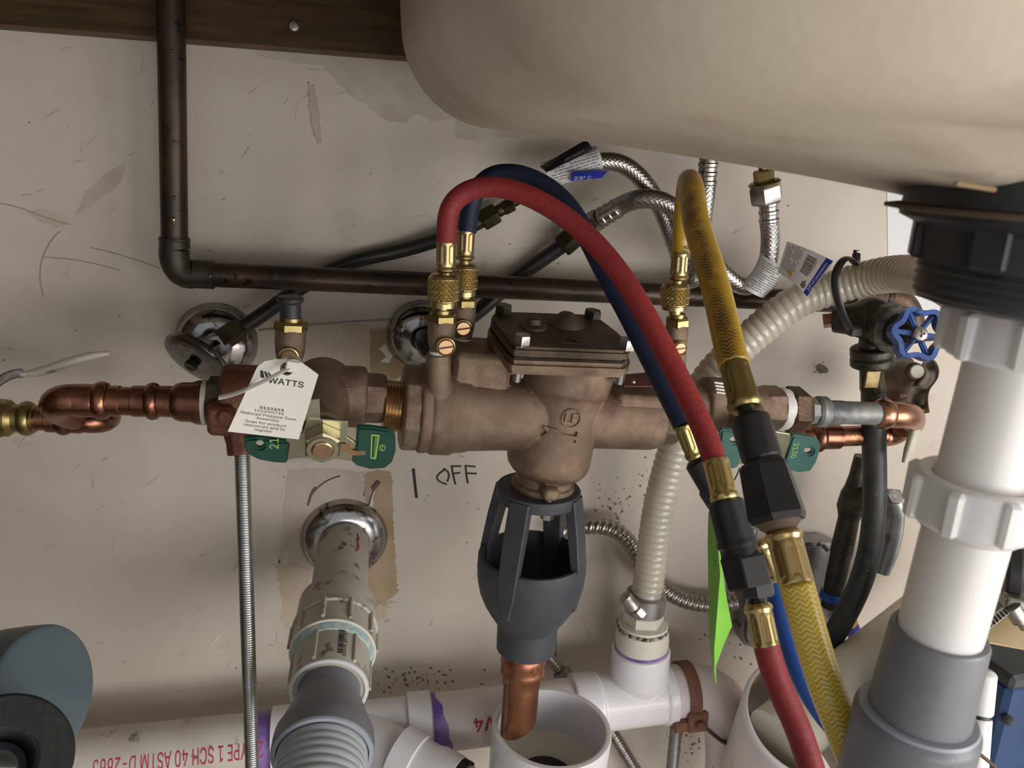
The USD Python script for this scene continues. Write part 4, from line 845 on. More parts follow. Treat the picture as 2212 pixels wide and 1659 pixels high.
rh = Thing('gauge_hose', 'red rubber test hose arching from the front test cock down to the black hose valve', 'hose', P(1200, 450, -.23))
YA = YV - .022
rend = PD(1545, 999, .500)
hose(rh, flow([(964, 526), (966, 480), (976, 444), (1004, 417), (1050, 404), (1110, 412), (1170, 437), (1240, 484), (1320, 566), (1390, 672), (1450, 785), (1500, 885), (1530, 954), (1545, 999)], dep(P(964, 526, YA)), .500), RH, 'red_hose')
rh.part('ferrule', ferrule((964, 521, YA), (963, 588, YA), 21.5, 22.5), 'brass')
rh.part('coupling_stem', cat(pl((963, 585, YA), (960, 602, YA), [(0, 13), (1, 15)], 28), pl((956, 655, YA), (955, 682, YA), [(0, 17), (1, 15)], 28)), 'brass')
rh.part('knurled_nut', knurl((960, 592, YA), (957, 662, YA), 34), 'brass', 30, label='diamond-knurled brass coupling nut')
rh.part('ferrule', ferrule(PD(1546, 995, .500), PD(1568, 1086, .488), 28, 31), 'brass_bright')
bh = Thing('gauge_hose', 'blue rubber test hose with its shading painted in arching behind the red hose', 'hose', P(1200, 440, -.2))
YB2 = YV + .012
hose(bh, flow([(1008, 502), (1013, 462), (1030, 412), (1062, 382), (1108, 376), (1160, 392), (1215, 432), (1262, 500), (1308, 590), (1348, 662), (1384, 732), (1424, 812), (1454, 872), (1477, 918)], dep(P(1008, 502, YB2)), dep(P(1477, 918, YB2 - .140))), RH, 'blue_hose_shaded')
bh.part('ferrule', ferrule((1007, 496, YB2), (1004, 562, YB2), 19.5, 19.5), 'brass')
bh.part('coupling_stem', cat(pl((1004, 560, YB2), (1004, 580, YB2), [(0, 11), (1, 13)], 28), pl((1003, 630, YB2), (1003, 650, YB2), [(0, 15), (1, 13)], 28)), 'brass')
bh.part('knurled_nut', knurl((1005, 570, YB2), (1003, 638, YB2), 27), 'brass', 30, label='diamond-knurled brass coupling nut')
bE = YB2 - .140
bh.part('ferrule', ferrule((1474, 914, bE), (1501, 990, bE - .004), 20, 19), 'brass_fitting')
yh = Thing('gauge_hose', 'worn yellow test hose folded over at the top, crossing in front of the outlet valve', 'hose', P(1530, 560, -.3))
YC = YV
yp = [P(1471, 556, YC), P(1473, 500, YC), P(1477, 450, YC - .006), PD(1482, 412, .62), PD(1487, 392, .595), PD(1491, 394, .568), PD(1496, 424, .545), PD(1504, 480, .525), PD(1532, 572, .50), PD(1560, 680, .475), PD(1583, 780, .455), PD(1586, 792, .453)]
def spine_of(pts, frac):
    t_, uv_ = sweep(spline(pts, .0025), .008, 40, uv=True); v_ = np.asarray(t_.vertices); k_ = int(len(v_) // 41 * frac) * 41; rg_ = v_[k_:k_ + 40]; return float(np.argmin(np.linalg.norm(rg_ - CAM, axis=1))) / 40
yellow_mat('yellow_upper', spine_of(yp, .7), False)
hose(yh, yp, np.array([.0068, .0074, .0082, .0087, .0088, .0088, .0087]), 'yellow_upper', uv=True)
yh.part('ferrule', ferrule((1470, 545, YC), (1465, 605, YC), 19.5, 21), 'brass')
yh.part('coupling_stem', cat(pl((1464, 600, YC), (1460, 620, YC), [(0, 12), (1, 14)], 28), pl((1458, 662, YC), (1459, 692, YC), [(0, 15), (1, 13)], 28)), 'brass')
yh.part('knurled_nut', knurl((1460, 612, YC), (1456, 668, YC), 30), 'brass', 30, label='diamond-knurled brass coupling nut')
yh.part('printed_number', text_at('96', P(1487, 540, YC - .0072), (0, 0, 1), (-1, 0, 0), .0042, .0003), 'ink', False)
yh.part('ferrule', ferrule(PD(1585, 786, .453), PD(1612, 884, .44), 31, 38), 'brass_fitting')
# black hose valves in line, and the lower hoses
def hexbody(a, b, r, **k): return hexn(Q(a), Q(b), r, **k)
yv = Thing('hose_valve', 'largest black plastic hose valve with hexagon skirt on the yellow hose', 'hose valve', PD(1650, 1000, .43))
yv.part('neck', pl(PD(1611, 880, .441), PD(1620, 905, .438), [(0, 20), (.6, 20), (1, 30)], 36), 'black_plastic')
yv.part('body', pl(PD(1618, 898, .438), PD(1653, 1012, .428), [(0, 34), (.06, 42), (.15, 43), (.8, 44), (.84, 40), (.9, 44), (1, 44)], 12, .1), 'black_plastic', 35)
yv.part('hex_skirt', pl(PD(1648, 1000, .429), PD(1682, 1128, .418), [(0, 48), (.08, 56), (.9, 66), (1, 60)], 6, .25), 'black_plastic', 25)
yv.part('lower_nut', pl(PD(1680, 1120, .419), PD(1690, 1152, .417), [(0, 52), (.5, 44), (1, 24)], 24), 'rubber_edge', 40)
yl = Thing('gauge_hose', 'lower yellow hose with net pattern running off the bottom edge', 'hose', PD(1780, 1450, .4))
yl.part('ferrule', ferrule(PD(1721, 1264, .405), PD(1690, 1148, .417), 38, 40), 'brass_bright')
ylp = [PD(1719, 1256, .406), PD(1736, 1320, .403), PD(1757, 1395, .40), PD(1785, 1484, .397), PD(1816, 1564, .394), PD(1852, 1660, .39), PD(1890, 1770, .385)]
yellow_mat('yellow_lower', spine_of(ylp, .5), True)
hose(yl, ylp, .0086, 'yellow_lower', uv=True)
rv = Thing('hose_valve', 'black plastic hose valve with grey hexagon nut on the red hose', 'hose valve', PD(1595, 1190, .48))
rv.part('body', pl(PD(1566, 1080, .489), PD(1600, 1200, .482), [(0, 30), (.04, 38), (.7, 41), (.74, 44), (.82, 44), (.86, 40), (1, 42)], 40), 'black_plastic', 35)
rv.part('rim_ring', ring(PD(1583, 1140, .487) + np.array([.008, -.0095, 0]), PD(1583, 1140, .487) + np.array([.012, -.02, 0]), [(0, .0036), (.0004, .0036), (.0004, .0040), (0, .0040)], 30), 'black_plastic')
rv.part('hex_body', hexbody(PD(1598, 1194, .482), PD(1618, 1268, .479), 49, ch=.08, phase=.35), 'black_plastic', 25)
rv.part('hex_nut', hexbody(PD(1634, 1252, .474), PD(1641, 1290, .472), 36, ch=.1, phase=.2), 'grey_nylon', 25, label='dark grey hexagon nut')
rv.part('grey_flat', cbox(PD(1631, 1232, .458), unit(PD(1655, 1226, .458) - PD(1607, 1236, .458)), unit(PD(1618, 1194, .482) - PD(1636, 1268, .479)), FWD, .0068, .0085, .002, .0006), 'grey_nylon', label='flat grey wrench face')
rl_ = Thing('gauge_hose', 'lower red hose running from the brass ferrule off the bottom edge', 'hose', PD(1700, 1500, .46))
rl_.part('neck', pl(PD(1633, 1284, .473), PD(1636, 1312, .471), [(0, 16), (1, 18)], 28), 'black_plastic')
rl_.part('ferrule', ferrule(PD(1657, 1402, .463), PD(1636, 1304, .470), 28.5, 30), 'brass_bright')
hose(rl_, [PD(1655, 1394, .463), PD(1667, 1436, .461), PD(1686, 1490, .458), PD(1720, 1566, .453), PD(1752, 1660, .447), PD(1790, 1780, .44)], RH, 'red_hose')
bv = Thing('hose_valve', 'black hose valve on the blue hose mostly hidden behind the red one', 'hose valve', P(1540, 1060, -.27))
bv.part('body', pl(P(1502, 992, bE - .004), P(1580, 1110, bE - .02), [(0, 20), (.05, 28), (.45, 31), (.5, 36), (1, 36)], 12), 'black_plastic', 35)
bv.part('hex_skirt', hexbody(P(1570, 1090, bE - .019), P(1618, 1160, bE - .025), 36), 'black_plastic', 25)
bl = Thing('gauge_hose', 'lower bright blue hose passing behind the lower yellow hose', 'hose', P(1710, 1400, -.25))
zb_ = .515
bl.part('ferrule', ferrule(PD(1675, 1256, zb_ - .005), PD(1638, 1166, zb_), 24, 25), 'brass_bright')
hose(bl, [PD(1673, 1250, zb_), PD(1690, 1322, zb_ - .004), PD(1712, 1400, zb_ - .008), PD(1738, 1470, zb_ - .012), PD(1790, 1552, zb_ - .018), PD(1842, 1612, zb_ - .026), PD(1895, 1680, zb_ - .035), PD(1940, 1760, zb_ - .04)], RH, 'blue_bright')
gt = Thing('inspection_tag', 'twisted lime green paper tag with pen writing hanging from the blue hose valve', 'tag', P(1550, 1300, -.25))
gY = -.235
L_ = [(1531, 1105), (1529, 1170), (1530, 1240), (1531, 1300), (1531, 1350), (1534, 1400), (1541, 1450), (1545, 1476)]
C_ = [(1541, 1112), (1551, 1180), (1556, 1240), (1551, 1300), (1547, 1350), (1543, 1400), (1543, 1450), (1546, 1476)]
R_ = [(1545, 1118), (1556, 1185), (1562, 1245), (1571, 1300), (1581, 1352), (1562, 1395), (1546, 1440), (1547, 1476)]
sh = gt.part('sheet', ribbon([[P(*l, gY + .016), (P(*l, gY + .016) + P(*c_, gY)) / 2, P(*c_, gY - .002)] for l, c_ in zip(L_, C_)], .0004), 'lime_paper', 50)
gt.part('folded_edge', ribbon([[P(*c_, gY - .002), (P(*c_, gY - .002) + P(*r, gY + .004)) / 2, P(*r, gY + .006)] for c_, r in zip(C_, R_)], .0004), 'lime_paper', 50)
pw = []
for y in (1165, 1205, 1250, 1285, 1310):
    for j in range(3):
        x = 1534 + j * 5 + (y - 1165) * .02; q = lambda a, b: P(a, b, gY + .0135 - j * .0045)
        pw.append(sweep(np.array([q(x, y + j * 3), q(x + 4, y + 8 + j * 2), q(x + 1, y + 14 + 2 * j), q(x + 5, y + 19)]), .0005, 6))
gt.part('pen_writing', cat(*pw), 'ink', kind='stuff', under=sh)
gt.part('loop', sweep(spline([P(1541, 1110, gY), P(1548, 1090, gY + .006), P(1590, 1030, gY - .01), P(1598, 1010, gY - .01)], .002), .0005, 8), 'ink')

# ------------------------------------------------------------------ right side: flexible drain hose, old valves, pipes
rid = Thing('drain_hose', 'translucent ribbed drain hose curving from the strainer down to the clamped fitting', 'hose', P(1640, 710, -.1))
YH = -.085
pth = spline([PD(2120, 640, .46), PD(2060, 612, .52), (1990, 596, -.20), (1932, 592, -.155), (1880, 600, -.13), (1830, 613, -.115), (1780, 628, -.105), (1725, 650, -.10), (1660, 696, -.095), (1595, 752, -.09), (1540, 806, -.085), (1495, 880, -.08), (1462, 956, -.078), (1438, 1036, -.075), (1421, 1110, -.072), (1410, 1190, -.07), (1396, 1284, -.07)], .0006)
rH = px2m(P(1640, 710, -.095), 36)
rid.part('corrugated_tube', sweep(pth, rH, 40, lambda th, s: .0014 * (np.abs(np.sin(math.pi * (s / .0074 + th / (2 * math.pi) * 1.0))) ** .8 - .5)), 'clear_hose', 60)
k = Thing('hose_clamp', 'worm-drive steel clamp tightened on the lower end of the ribbed hose', 'clamp', P(1390, 1300, -.07))
k.part('band', pl((1397, 1280, -.07), (1391, 1320, -.07), [(0, 40), (.05, 43), (.95, 43), (1, 40)], 48), 'galvanised', 30)
hs = P(1368, 1306, -.096)
k.part('screw_housing', cat(pl(P(1348, 1286, -.095), P(1372, 1314, -.098), [(0, 12), (.1, 15), (.9, 15), (1, 12)], 12), seg(P(1345, 1290, -.09), P(1385, 1320, -.09), .010, .012, .002)), 'galvanised', 30)
k.part('screw', minus(hexn(P(1373, 1315, -.098), P(1388, 1331, -.1), 14, .1), seg(P(1384, 1327, -.0995), P(1390, 1333, -.1), .014, .0012, .0001)), 'bolt_steel', 25)
cf = Thing('hose_barb_fitting', 'cream plastic hex hose barb with grey mould round its flange', 'fitting', P(1388, 1350, -.07))
cf.part('hex_flange', cat(hexn(P(1391, 1318, -.07), P(1389, 1346, -.07), 44, .15, .2), pl((1390, 1340, -.07), (1388, 1362, -.07), [(0, 44), (.1, 54), (.9, 56), (1, 50)], 40)), 'pvc_cream', 30)
cf.part('mould_ring', pl((1389.5, 1345, -.07), (1388.5, 1356, -.07), [(0, 50), (.3, 57), (.8, 57), (1, 52)], 40), 'dirt_ring', 40, label='ring of dark mould')
cf.part('bushing', pl((1388, 1356, -.07), (1385, 1420, -.07), [(0, 56), (.3, 58), (1, 54)], 44), 'pvc_cream', 40)
zt = Thing('cable_tie', 'black cable tie holding the ribbed hose to the dark gate valve', 'cable tie', P(1815, 620, -.13))
zt.part('strap', sweep(spline([P(1850, 548, -.10), P(1838, 560, -.135), P(1818, 566, -.150), P(1806, 590, -.155), P(1805, 625, -.155), P(1815, 665, -.155), P(1830, 700, -.15), P(1848, 718, -.13), P(1862, 712, -.11)], .003), .0036, 12, flat=(1, .45)), 'black_plastic', 60)
zt.part('lock_head', cbox(P(1846, 716, -.142), (1, 0, 0), (0, 1, 0), (0, 0, 1), .0055, .004, .004, .001), 'black_plastic')
zt.part('tail', seg(P(1849, 562, -.125), P(1847, 540, -.125), .004, .0014, .0003), 'black_plastic')
YG = -.115
gv = Thing('gate_valve', 'dark corroded gate valve with a blue six-lobed handwheel below the ribbed hose', 'valve', P(1880, 700, YG))
wc = P(1982, 722, -.175); wn = unit(-unit(ray(1982, 722)) + IX * .38 + IU * .08)
gm = union(pl(P(1800, 690, YG + .02), P(1875, 690, YG), [(0, 28), (.5, 34), (1, 46)], 32), trimesh.creation.icosphere(3, px2m(P(1882, 688, YG), 47)).apply_translation(P(1882, 688, YG)), pl(P(1884, 690, YG), P(1880, 752, YG), [(0, 28), (.6, 24), (1, 25)], 32),
           lathe(P(1890, 695, YG), wc - wn * .012, [(0, .021), (.02, .020), (.0205, .0225), (.028, .0225), (.03, .015), (.042, .013), (.043, .008), (.055, .006)], 12), pl(P(1884, 748, YG), P(1884, 791, YG), [(0, 38), (.08, 45), (.45, 45), (.5, 41), (.56, 45), (.92, 45), (1, 38)], 40))
gv.part('body', soften(gm, .0022, 4), 'bronze_dark', 45)
wR = px2m(wc, 60); ex, ey, _ = basis(wn)
def wheel_r(t, s=1.0): return s * wR * (.93 + .09 * np.cos(6 * t + .4))
th = np.linspace(0, 2 * math.pi, 120, endpoint=False)
outp = Polygon(np.c_[wheel_r(th) * np.cos(th), wheel_r(th) * np.sin(th)]); inp = outp.buffer(-wR * .17)
hub = Point(0, 0).buffer(wR * .22); sp_ = [LineString([(0, 0), (wR * .9 * math.cos(t), wR * .9 * math.sin(t))]).buffer(wR * .085) for t in (np.arange(6) * math.pi / 3 + .4 / -6 + math.pi / 6 * 0)]
wp = unary_union([outp.difference(inp), hub] + [s.intersection(outp) for s in sp_])
wl = gv.part('handwheel', cat(plate(outp.difference(inp), wc - wn * .006, ex, ey, .013, .0022), plate(unary_union([hub] + [s.intersection(outp.buffer(-wR * .1)) for s in sp_]), wc - wn * .003, ex, ey, .0065, .0014)), 'blue_wheel', 30, label='blue painted six-lobed handwheel')
gv.part('wheel_screw', minus(lathe(wc, wc + wn, [(0, .0055), (.0045, .0062), (.0065, .0058), (.0075, .004)], 28), cbox(wc + wn * .0072, ex, ey, wn, .0032, .0007, .0014, .0001), cbox(wc + wn * .0072, ex, ey, wn, .0007, .0032, .0014, .0001)), 'steel', 30, under=wl)
gv.part('copper_end', pl(P(1778, 694, YG + .025), P(1812, 690, YG + .018), [(0, 17), (1, 17)], 4, .3), 'copper_cut')
gp = Thing('riser_pipe', 'black pipe with brassy union hanging under the dark gate valve', 'pipe', P(1886, 830, YG))
gp.part('union_fitting', cat(pl(P(1884, 790, YG), P(1886, 845, YG), [(0, 24), (.05, 27), (.25, 26), (.9, 27), (1, 25)], 12)), 'dark_brass', 25)
gp.part('bright_flat', cbox(P(1884, 818, YG - px2m(P(1884, 818, YG), 26)), (1, 0, 0), (0, 1, 0), (0, 0, 1), px2m(P(1884, 818, YG), 16), .0012, px2m(P(1884, 818, YG), 20), .0005), 'worn_brass', label='bright worn brass flat')
gp.part('pipe', pl(P(1886, 840, YG), P(1888, 935, YG), [(0, 25), (1, 25)], 32), 'black_pipe')
bk = Thing('black_hose', 'black rubber hose curving down left behind the white tailpiece', 'hose', P(1888, 1050, YG))
bk.part('hose', sweep(spline([(1888, 905, YG), (1889, 1000, YG), (1889, 1090, YG - .004), (1880, 1180, YG - .008), (1858, 1260, YG - .012), (1824, 1332, YG - .006), (1798, 1376, YG + .004), (1776, 1405, YG + .012)], .003), px2m(P(1889, 1000, YG), 25), 32), 'black_pipe', 60)
de = Thing('copper_elbow', 'dull brown copper elbow behind the blue handwheel', 'elbow', P(1940, 650, -.06))
de.part('elbow', sweep(spline([(1838, 640, -.05), (1900, 640, -.055), (1940, 648, -.06), (1962, 672, -.062), (1968, 712, -.062)], .003), px2m(P(1940, 650, -.06), 27), 32), 'bronze_brown', 60)
de.part('collar', pl(P(1908, 640, -.055), P(1924, 643, -.057), [(0, 28), (.2, 31), (.8, 31), (1, 28)], 32), 'dark_copper')
bb = Thing('ball_valve', 'old brown ball valve with a cream-gripped steel lever at the far right of the pipes', 'valve', P(1940, 820, -.075))
bbm = union(pl(P(1944, 775, -.07), P(1938, 900, -.07), [(0, 26), (.1, 30), (.6, 30), (.65, 25), (1, 22)], 12), lathe(P(1940, 815, -.07), P(1978, 803, -.115), [(0, .018), (.025, .015), (.052, .0085)], 28))
bb.part('body', soften(bbm, .0025, 3), 'bronze_brown', 45)
bb.part('stem_end', lathe(P(1974, 804, -.108), P(1982, 802, -.118), [(0, .0065), (.010, .0065), (.011, .0055)], 24), 'pvc_cream', label='tan round stem end')
lvp = spline([P(1990, 788, -.112), P(2004, 800, -.118), P(2002, 820, -.124), P(1988, 840, -.128), P(1984, 870, -.132), P(1988, 895, -.136)], .002)
bb.part('lever', sweep(lvp, .0105, 16, flat=(.14, 1)), 'steel_bright', 60, label='bent flat steel lever')
bb.part('grip', sweep(spline([P(1988, 885, -.135), P(1976, 930, -.139), P(1962, 975, -.143), P(1954, 1000, -.145)], .003), np.array([.8, 1, 1, .95, .6]) * px2m(P(1970, 950, -.14), 19), 24, flat=(.55, 1)), 'cream_grip', 60)
wi = Thing('wire', 'thin black wire poking out behind the blue handwheel', 'wire', P(2020, 732, -.1)); wi.part('strand', sweep(spline([P(1985, 736, -.10), P(2020, 733, -.10), P(2060, 730, -.10)], .004), .0013, 10), 'black_plastic')
on_ = Thing('pressed_copper_pipe', 'grey smeared nipple and bright copper elbow right of the outlet valve', 'pipe', P(1850, 890, YV))
on_.part('nipple', cat(pl(V(1730, 887), V(1765, 889), [(0, 33), (.7, 30), (1, 27)], 8), pl(V(1760, 889), V(1786, 890), [(0, 30), (.2, 34), (.8, 34), (1, 28)], 40)), 'nipple_grey', 30)
on_.part('tube', pl(V(1780, 890), V(1910, 894), [(0, 26), (.3, 26), (.31, 25), (1, 25)], 36), 'nipple_grey', 30)
on_.part('press_ring', pl(V(1893, 893), V(1926, 895), [(0, 27), (.2, 33), (.55, 34), (.8, 31), (1, 28)], 40), 'copper_bright', 50)
on_.part('elbow', sweep(spline([V(1915, 895), V(1945, 896), (1962, 898, YV + .006), (1970, 905, YV + .022), (1968, 915, YV + .04), (1950, 925, YV + .055)], .002), np.array([1.02, 1.05, 1.0, .95, .9]) * px2m(P(1940, 896, YV), 28), 32), 'copper_bright', 60)
ol = Thing('pressed_copper_pipe', 'lower pressed copper run behind the pale green outlet handle', 'pipe', P(1800, 945, -.105))
ol.part('tube', pl((1730, 946, -.105), (1930, 938, -.105), [(0, 22), (1, 22)], 32), 'copper_cut')
ol.part('press_ring', cat(pl((1752, 945, -.105), (1778, 944, -.105), [(0, 24), (.3, 32), (.6, 33), (1, 25)], 36)), 'copper', 50)
ol.part('press_sleeve', pl((1774, 944, -.105), (1810, 943, -.105), [(0, 27), (1, 27)], 36), 'copper', 40)
ol.part('elbow', sweep(spline([(1905, 940, -.105), (1930, 938, -.107), (1945, 930, -.112), (1952, 922, -.12)], .002), px2m(P(1930, 938, -.107), 23), 28), 'copper_bright', 60)
lvv = Thing('stop_valve', 'dark bronze valve with a flat steel lever behind the black hose', 'valve', P(1830, 1130, -.06))
lvv.part('body', cat(pl(P(1862, 985, -.06), P(1793, 1310, -.06), [(0, 16), (.12, 18), (.2, 22), (.24, 27), (.33, 30), (.36, 26), (.4, 22), (.62, 24), (.66, 22), (.8, 22), (1, 19)], 32), lathe(P(1835, 1080, -.06), P(1925, 1074, -.092), [(0, .016), (.02, .014), (.045, .008)], 20)), 'bronze_dark', 40)
lvv.part('lever', sweep(spline([P(1914, 1068, -.096), P(1927, 1080, -.100), P(1934, 1122, -.102), P(1926, 1168, -.102), P(1904, 1238, -.102)], .003), np.array([.0085, .0095, .0105, .0105, .0085]), 16, flat=(.5, .9)), 'galvanised', 60, label='flat steel lever')
lvv.part('lever_nut', hexn(P(1926, 1074, -.092), P(1936, 1072, -.104), 18, .15), 'steel', 25)
lvv.part('blue_band', pl(P(1799, 1278, -.06), P(1795, 1294, -.06), [(0, 22), (.1, 25), (.9, 25), (1, 22)], 28), 'blue_bright', label='bright blue plastic band')
oc = Thing('tube_connector', 'small orange and blue plastic connector beside the black hose', 'connector', P(1838, 1350, -.05))
oc.part('collar', pl(P(1824, 1325, -.05), P(1836, 1346, -.05), [(0, 14), (.1, 17), (1, 17)], 24), 'ink_yellow'); oc.part('body', pl(P(1834, 1342, -.05), P(1848, 1374, -.05), [(0, 16), (.9, 16), (1, 13)], 24), 'label_blue')
jb = Thing('junction_box', 'galvanised metal box behind the yellow and red hoses', 'box', P(1700, 1250, -.025))
g = [(1600, 1180), (1690, 1150), (1770, 1148), (1806, 1165), (1800, 1240), (1790, 1330), (1640, 1362), (1610, 1372), (1586, 1366), (1580, 1340)]
jb.part('case', pplate(g, P(1700, 1250, -.001), np.array([0, -1.0, 0]), .030, .004, []), 'galvanised', 30)
for x, y, dx, dy in ((1783, 1184, 9, 9), (1594, 1346, 8, 11)):
    q = P(x, y, -.0312); jb.part('slot', cbox(q, unit(P(x + dx, y + dy, -.0312) - q), (0, -1, 0), unit(np.cross(P(x + dx, y + dy, -.0312) - q, [0, 1.0, 0])), .006, .0004, .0022, .0002), 'label_black')
def conduit(t, pts, rpx, Y, pitch=.0072):
    p = spline([(x, y, Y) for x, y in pts], .0006); r = px2m(P(*pts[0], Y), rpx)
    t.part('spiral_tube', sweep(p, r, 28, lambda th, s: .0022 * (np.abs(np.sin(math.pi * (s / pitch + th / (2 * math.pi)))) ** .7 - .6)), 'conduit', 60)
c1 = Thing('flexible_conduit', 'ribbed steel conduit arching behind the ribbed hose to the metal box', 'conduit', P(1340, 1150, -.03))
conduit(c1, [(1200, 1150), (1250, 1139), (1300, 1137), (1340, 1152), (1368, 1186), (1390, 1225), (1415, 1255), (1450, 1283), (1490, 1300), (1535, 1306), (1590, 1300)], 17, -.022)
c2 = Thing('flexible_conduit', 'short thin steel conduit with a clamp connector behind the copper drain tube', 'conduit', P(1205, 1440, -.02))
conduit(c2, [(1165, 1380), (1178, 1408), (1196, 1432), (1215, 1458)], 11, -.025, .0035)
c2.part('connector', cat(pl(P(1208, 1450, -.03), P(1232, 1478, -.035), [(0, 16), (.2, 21), (.8, 21), (1, 14)], 12), seg(P(1187, 1375, -.004), P(1187, 1440, -.004), .016, .006, .001)), 'galvanised', 30)
c3 = Thing('flexible_conduit', 'steel conduit slanting off the bottom edge right of the white standpipe', 'conduit', P(1340, 1620, -.02))
conduit(c3, [(1290, 1530), (1325, 1586), (1352, 1630), (1378, 1672), (1420, 1730)], 12, -.02, .0045)

# ------------------------------------------------------------------ basket strainer and tailpiece in the right foreground
TA = DR
def proj(p):
    v = np.asarray(p) - CAM; z = v @ FWD; return W / 2 + F * (v @ IX) / z, H / 2 - F * (v @ IU) / z
def tz(y):                                             # depth below TA on the upright axis whose picture row is y
    lo_, hi_ = -.15, .5
    for _ in range(40):
        m_ = (lo_ + hi_) / 2
        if proj(TA + DNA * m_)[1] < y: lo_ = m_
        else: hi_ = m_
    return lo_
DNS = np.array([0, 0, -1.0])
sn = Thing('basket_strainer', 'black plastic sink strainer body with wide flange and threads under the basin', 'drain', TA)
z0, z1, z2, z3, z4 = tz(385), tz(462), tz(472), tz(580), tz(668)
Rt = .0170
sn.part('locknut', lathe(TA, TA + DNS, [(z0, .044), (z0 + .001, .046), (z1 - .001, .0475), (z1, .046)], 72), 'strainer', 30)
sn.part('flange_gasket', lathe(TA, TA + DNS, [(z1 - .0006, .05), (z1, .0535), (z2 - .0005, .0535), (z2, .05)], 72), 'rubber_edge', 30, label='thin brown rubber gasket edge')
lug = [cbox(TA + DNS * (z2 + (z3 - z2) * .55) + np.array([math.cos(a), math.sin(a), 0]) * .0395, (math.cos(a), math.sin(a), 0), (-math.sin(a), math.cos(a), 0), (0, 0, 1), .0022, .006, (z3 - z2) * .42, .001) for a in np.arange(6) * math.pi / 3 + .5]
sn.part('cup', union(lathe(TA, TA + DNS, [(z2, .048), (z2 + .002, .0475), (z2 + .0045, .042), (z2 + .006, .0395), (z3, .0385), (z3 + .0005, .036)], 72), *lug), 'strainer', 30)
Lth = z4 - z3
sn.part('threads', sweep(TA + DNS * z3 + DNS * np.linspace(-.001, Lth, 240)[:, None], np.interp(np.linspace(0, 1, 40), [0, .7, .9, 1], [.0375, .0375, .036, .030]), 72, lambda th, s: .0010 * np.abs(((s / .0032 + th / (2 * math.pi)) % 1) * 2 - 1)), 'strainer', 60)
def slipnut(t, za, zb_, r, nl=8, ph=.3, m='pvc_clean'):
    rr = [cbox(TA + DNA * ((za + zb_) / 2) + np.array([math.cos(a), math.sin(a), 0]) * (r + .0008), (math.cos(a), math.sin(a), 0), (-math.sin(a), math.cos(a), 0), (0, 0, 1), .0028, .0030, (zb_ - za) * .46, .0013) for a in np.arange(nl) * 2 * math.pi / nl + ph]
    t.part('slip_nut', union(ring(TA, TA + DNA, [(za, Rt + .0025), (za, r - .001), (za + .001, r), (zb_ - .002, r + .0006), (zb_, r - .001), (zb_, Rt - .001), (za + .003, Rt - .001)], 72), *rr), m, 30)
tl = Thing('tailpiece', 'white plastic sink tailpiece with two ribbed slip nuts in the right foreground', 'pipe', TA + DNA * .12)
slipnut(tl, tz(672), tz(778), .0250, 8, .1)
tl.part('tube', lathe(TA, TA + DNA, [(tz(660), Rt), (tz(1062), Rt), (tz(1062) + .0001, Rt * 1.0), (tz(1400), Rt)], 64), 'pvc_clean', 30)
slipnut(tl, tz(1030), tz(1128), .0240, 8, .55)
tl.part('seal_ring', lathe(TA, TA + DNA, [(tz(1120), Rt), (tz(1122), Rt + .0035), (tz(1142), Rt + .0025), (tz(1146), Rt)], 64), 'pvc_pink', 40)
gz = Thing('grey_coupling', 'stepped grey plastic coupling holding the foot of the white tailpiece', 'coupling', TA + DNA * .2)
gz.part('upper_sleeve', ring(TA, TA + DNA, [(tz(1364), Rt + .0004), (tz(1364), Rt + .0022), (tz(1366) + .001, Rt + .0030), (tz(1560), Rt + .0046), (tz(1560), Rt)], 72), 'pvc_grey', 35)
gz.part('lower_sleeve', lathe(TA, TA + DNA, [(tz(1536), Rt + .004), (tz(1536) + .001, Rt + .0075), (tz(1536) + .0035, Rt + .0092), (tz(1536) + .006, Rt + .0095), (tz(1900), Rt + .0095)], 72), 'pvc_grey', 35)
gz.part('rim', ring(TA, TA + DNA, [(tz(1536) - .0004, Rt + .0042), (tz(1536) - .0004, Rt + .0072), (tz(1536) + .001, Rt + .0080), (tz(1536) + .002, Rt + .005)], 72), 'pvc_grey_edge', 40, label='paler worn rim of the step')
wdt = Thing('wood_sliver', 'small pale wood sliver lying on the black strainer flange', 'sliver', PD(2110, 404, .258)); wdt.part('stick', seg(PD(2062, 396, .258), PD(2150, 410, .258), .0022, .0016, .0004), 'basin_wood')
# things at the right edge
mt = Thing('pump', 'grey cylindrical pump housing with black band clamp at the right edge', 'pump', PD(2240, 1220, .55))
mt.part('housing', lathe(PD(2175, 1215, .60), PD(2330, 1230, .58), [(0, .018), (.004, .024), (.02, .026), (.06, .026)], 48), 'galvanised', 40)
mt.part('band', cat(lathe(PD(2166, 1214, .60), PD(2330, 1230, .58), [(0, .026), (.002, .0285), (.009, .0285), (.011, .026)], 48)), 'black_plastic', 40)
mt.part('clamp_lug', cat(seg(PD(2165, 1295, .575), PD(2215, 1310, .575), .012, .010, .002), lathe(PD(2185, 1310, .57), PD(2212, 1350, .57), [(0, .006), (.012, .006), (.0125, .004), (.018, .004)], 16)), 'steel', 40)
cb = Thing('cardboard', 'torn tan cardboard behind the grey pump', 'cardboard', PD(2180, 1350, .60)); cb.part('sheet', ribbon(quad([PD(2120, 1330, .60), PD(2300, 1310, .60), PD(2300, 1420, .58), PD(2120, 1385, .58)]), .002), 'card')
lb = Thing('barcode_label', 'white barcode label stuck out beside the tailpiece', 'label', PD(2150, 1335, .55))
lq = quad([PD(2120, 1345, .565), PD(2165, 1312, .565), PD(2180, 1325, .560), PD(2130, 1365, .560)]); ls = lb.part('sheet', ribbon(lq, .0005), 'label_white'); lqn = np.array(lq) + np.array([0, -.0012, .0006])
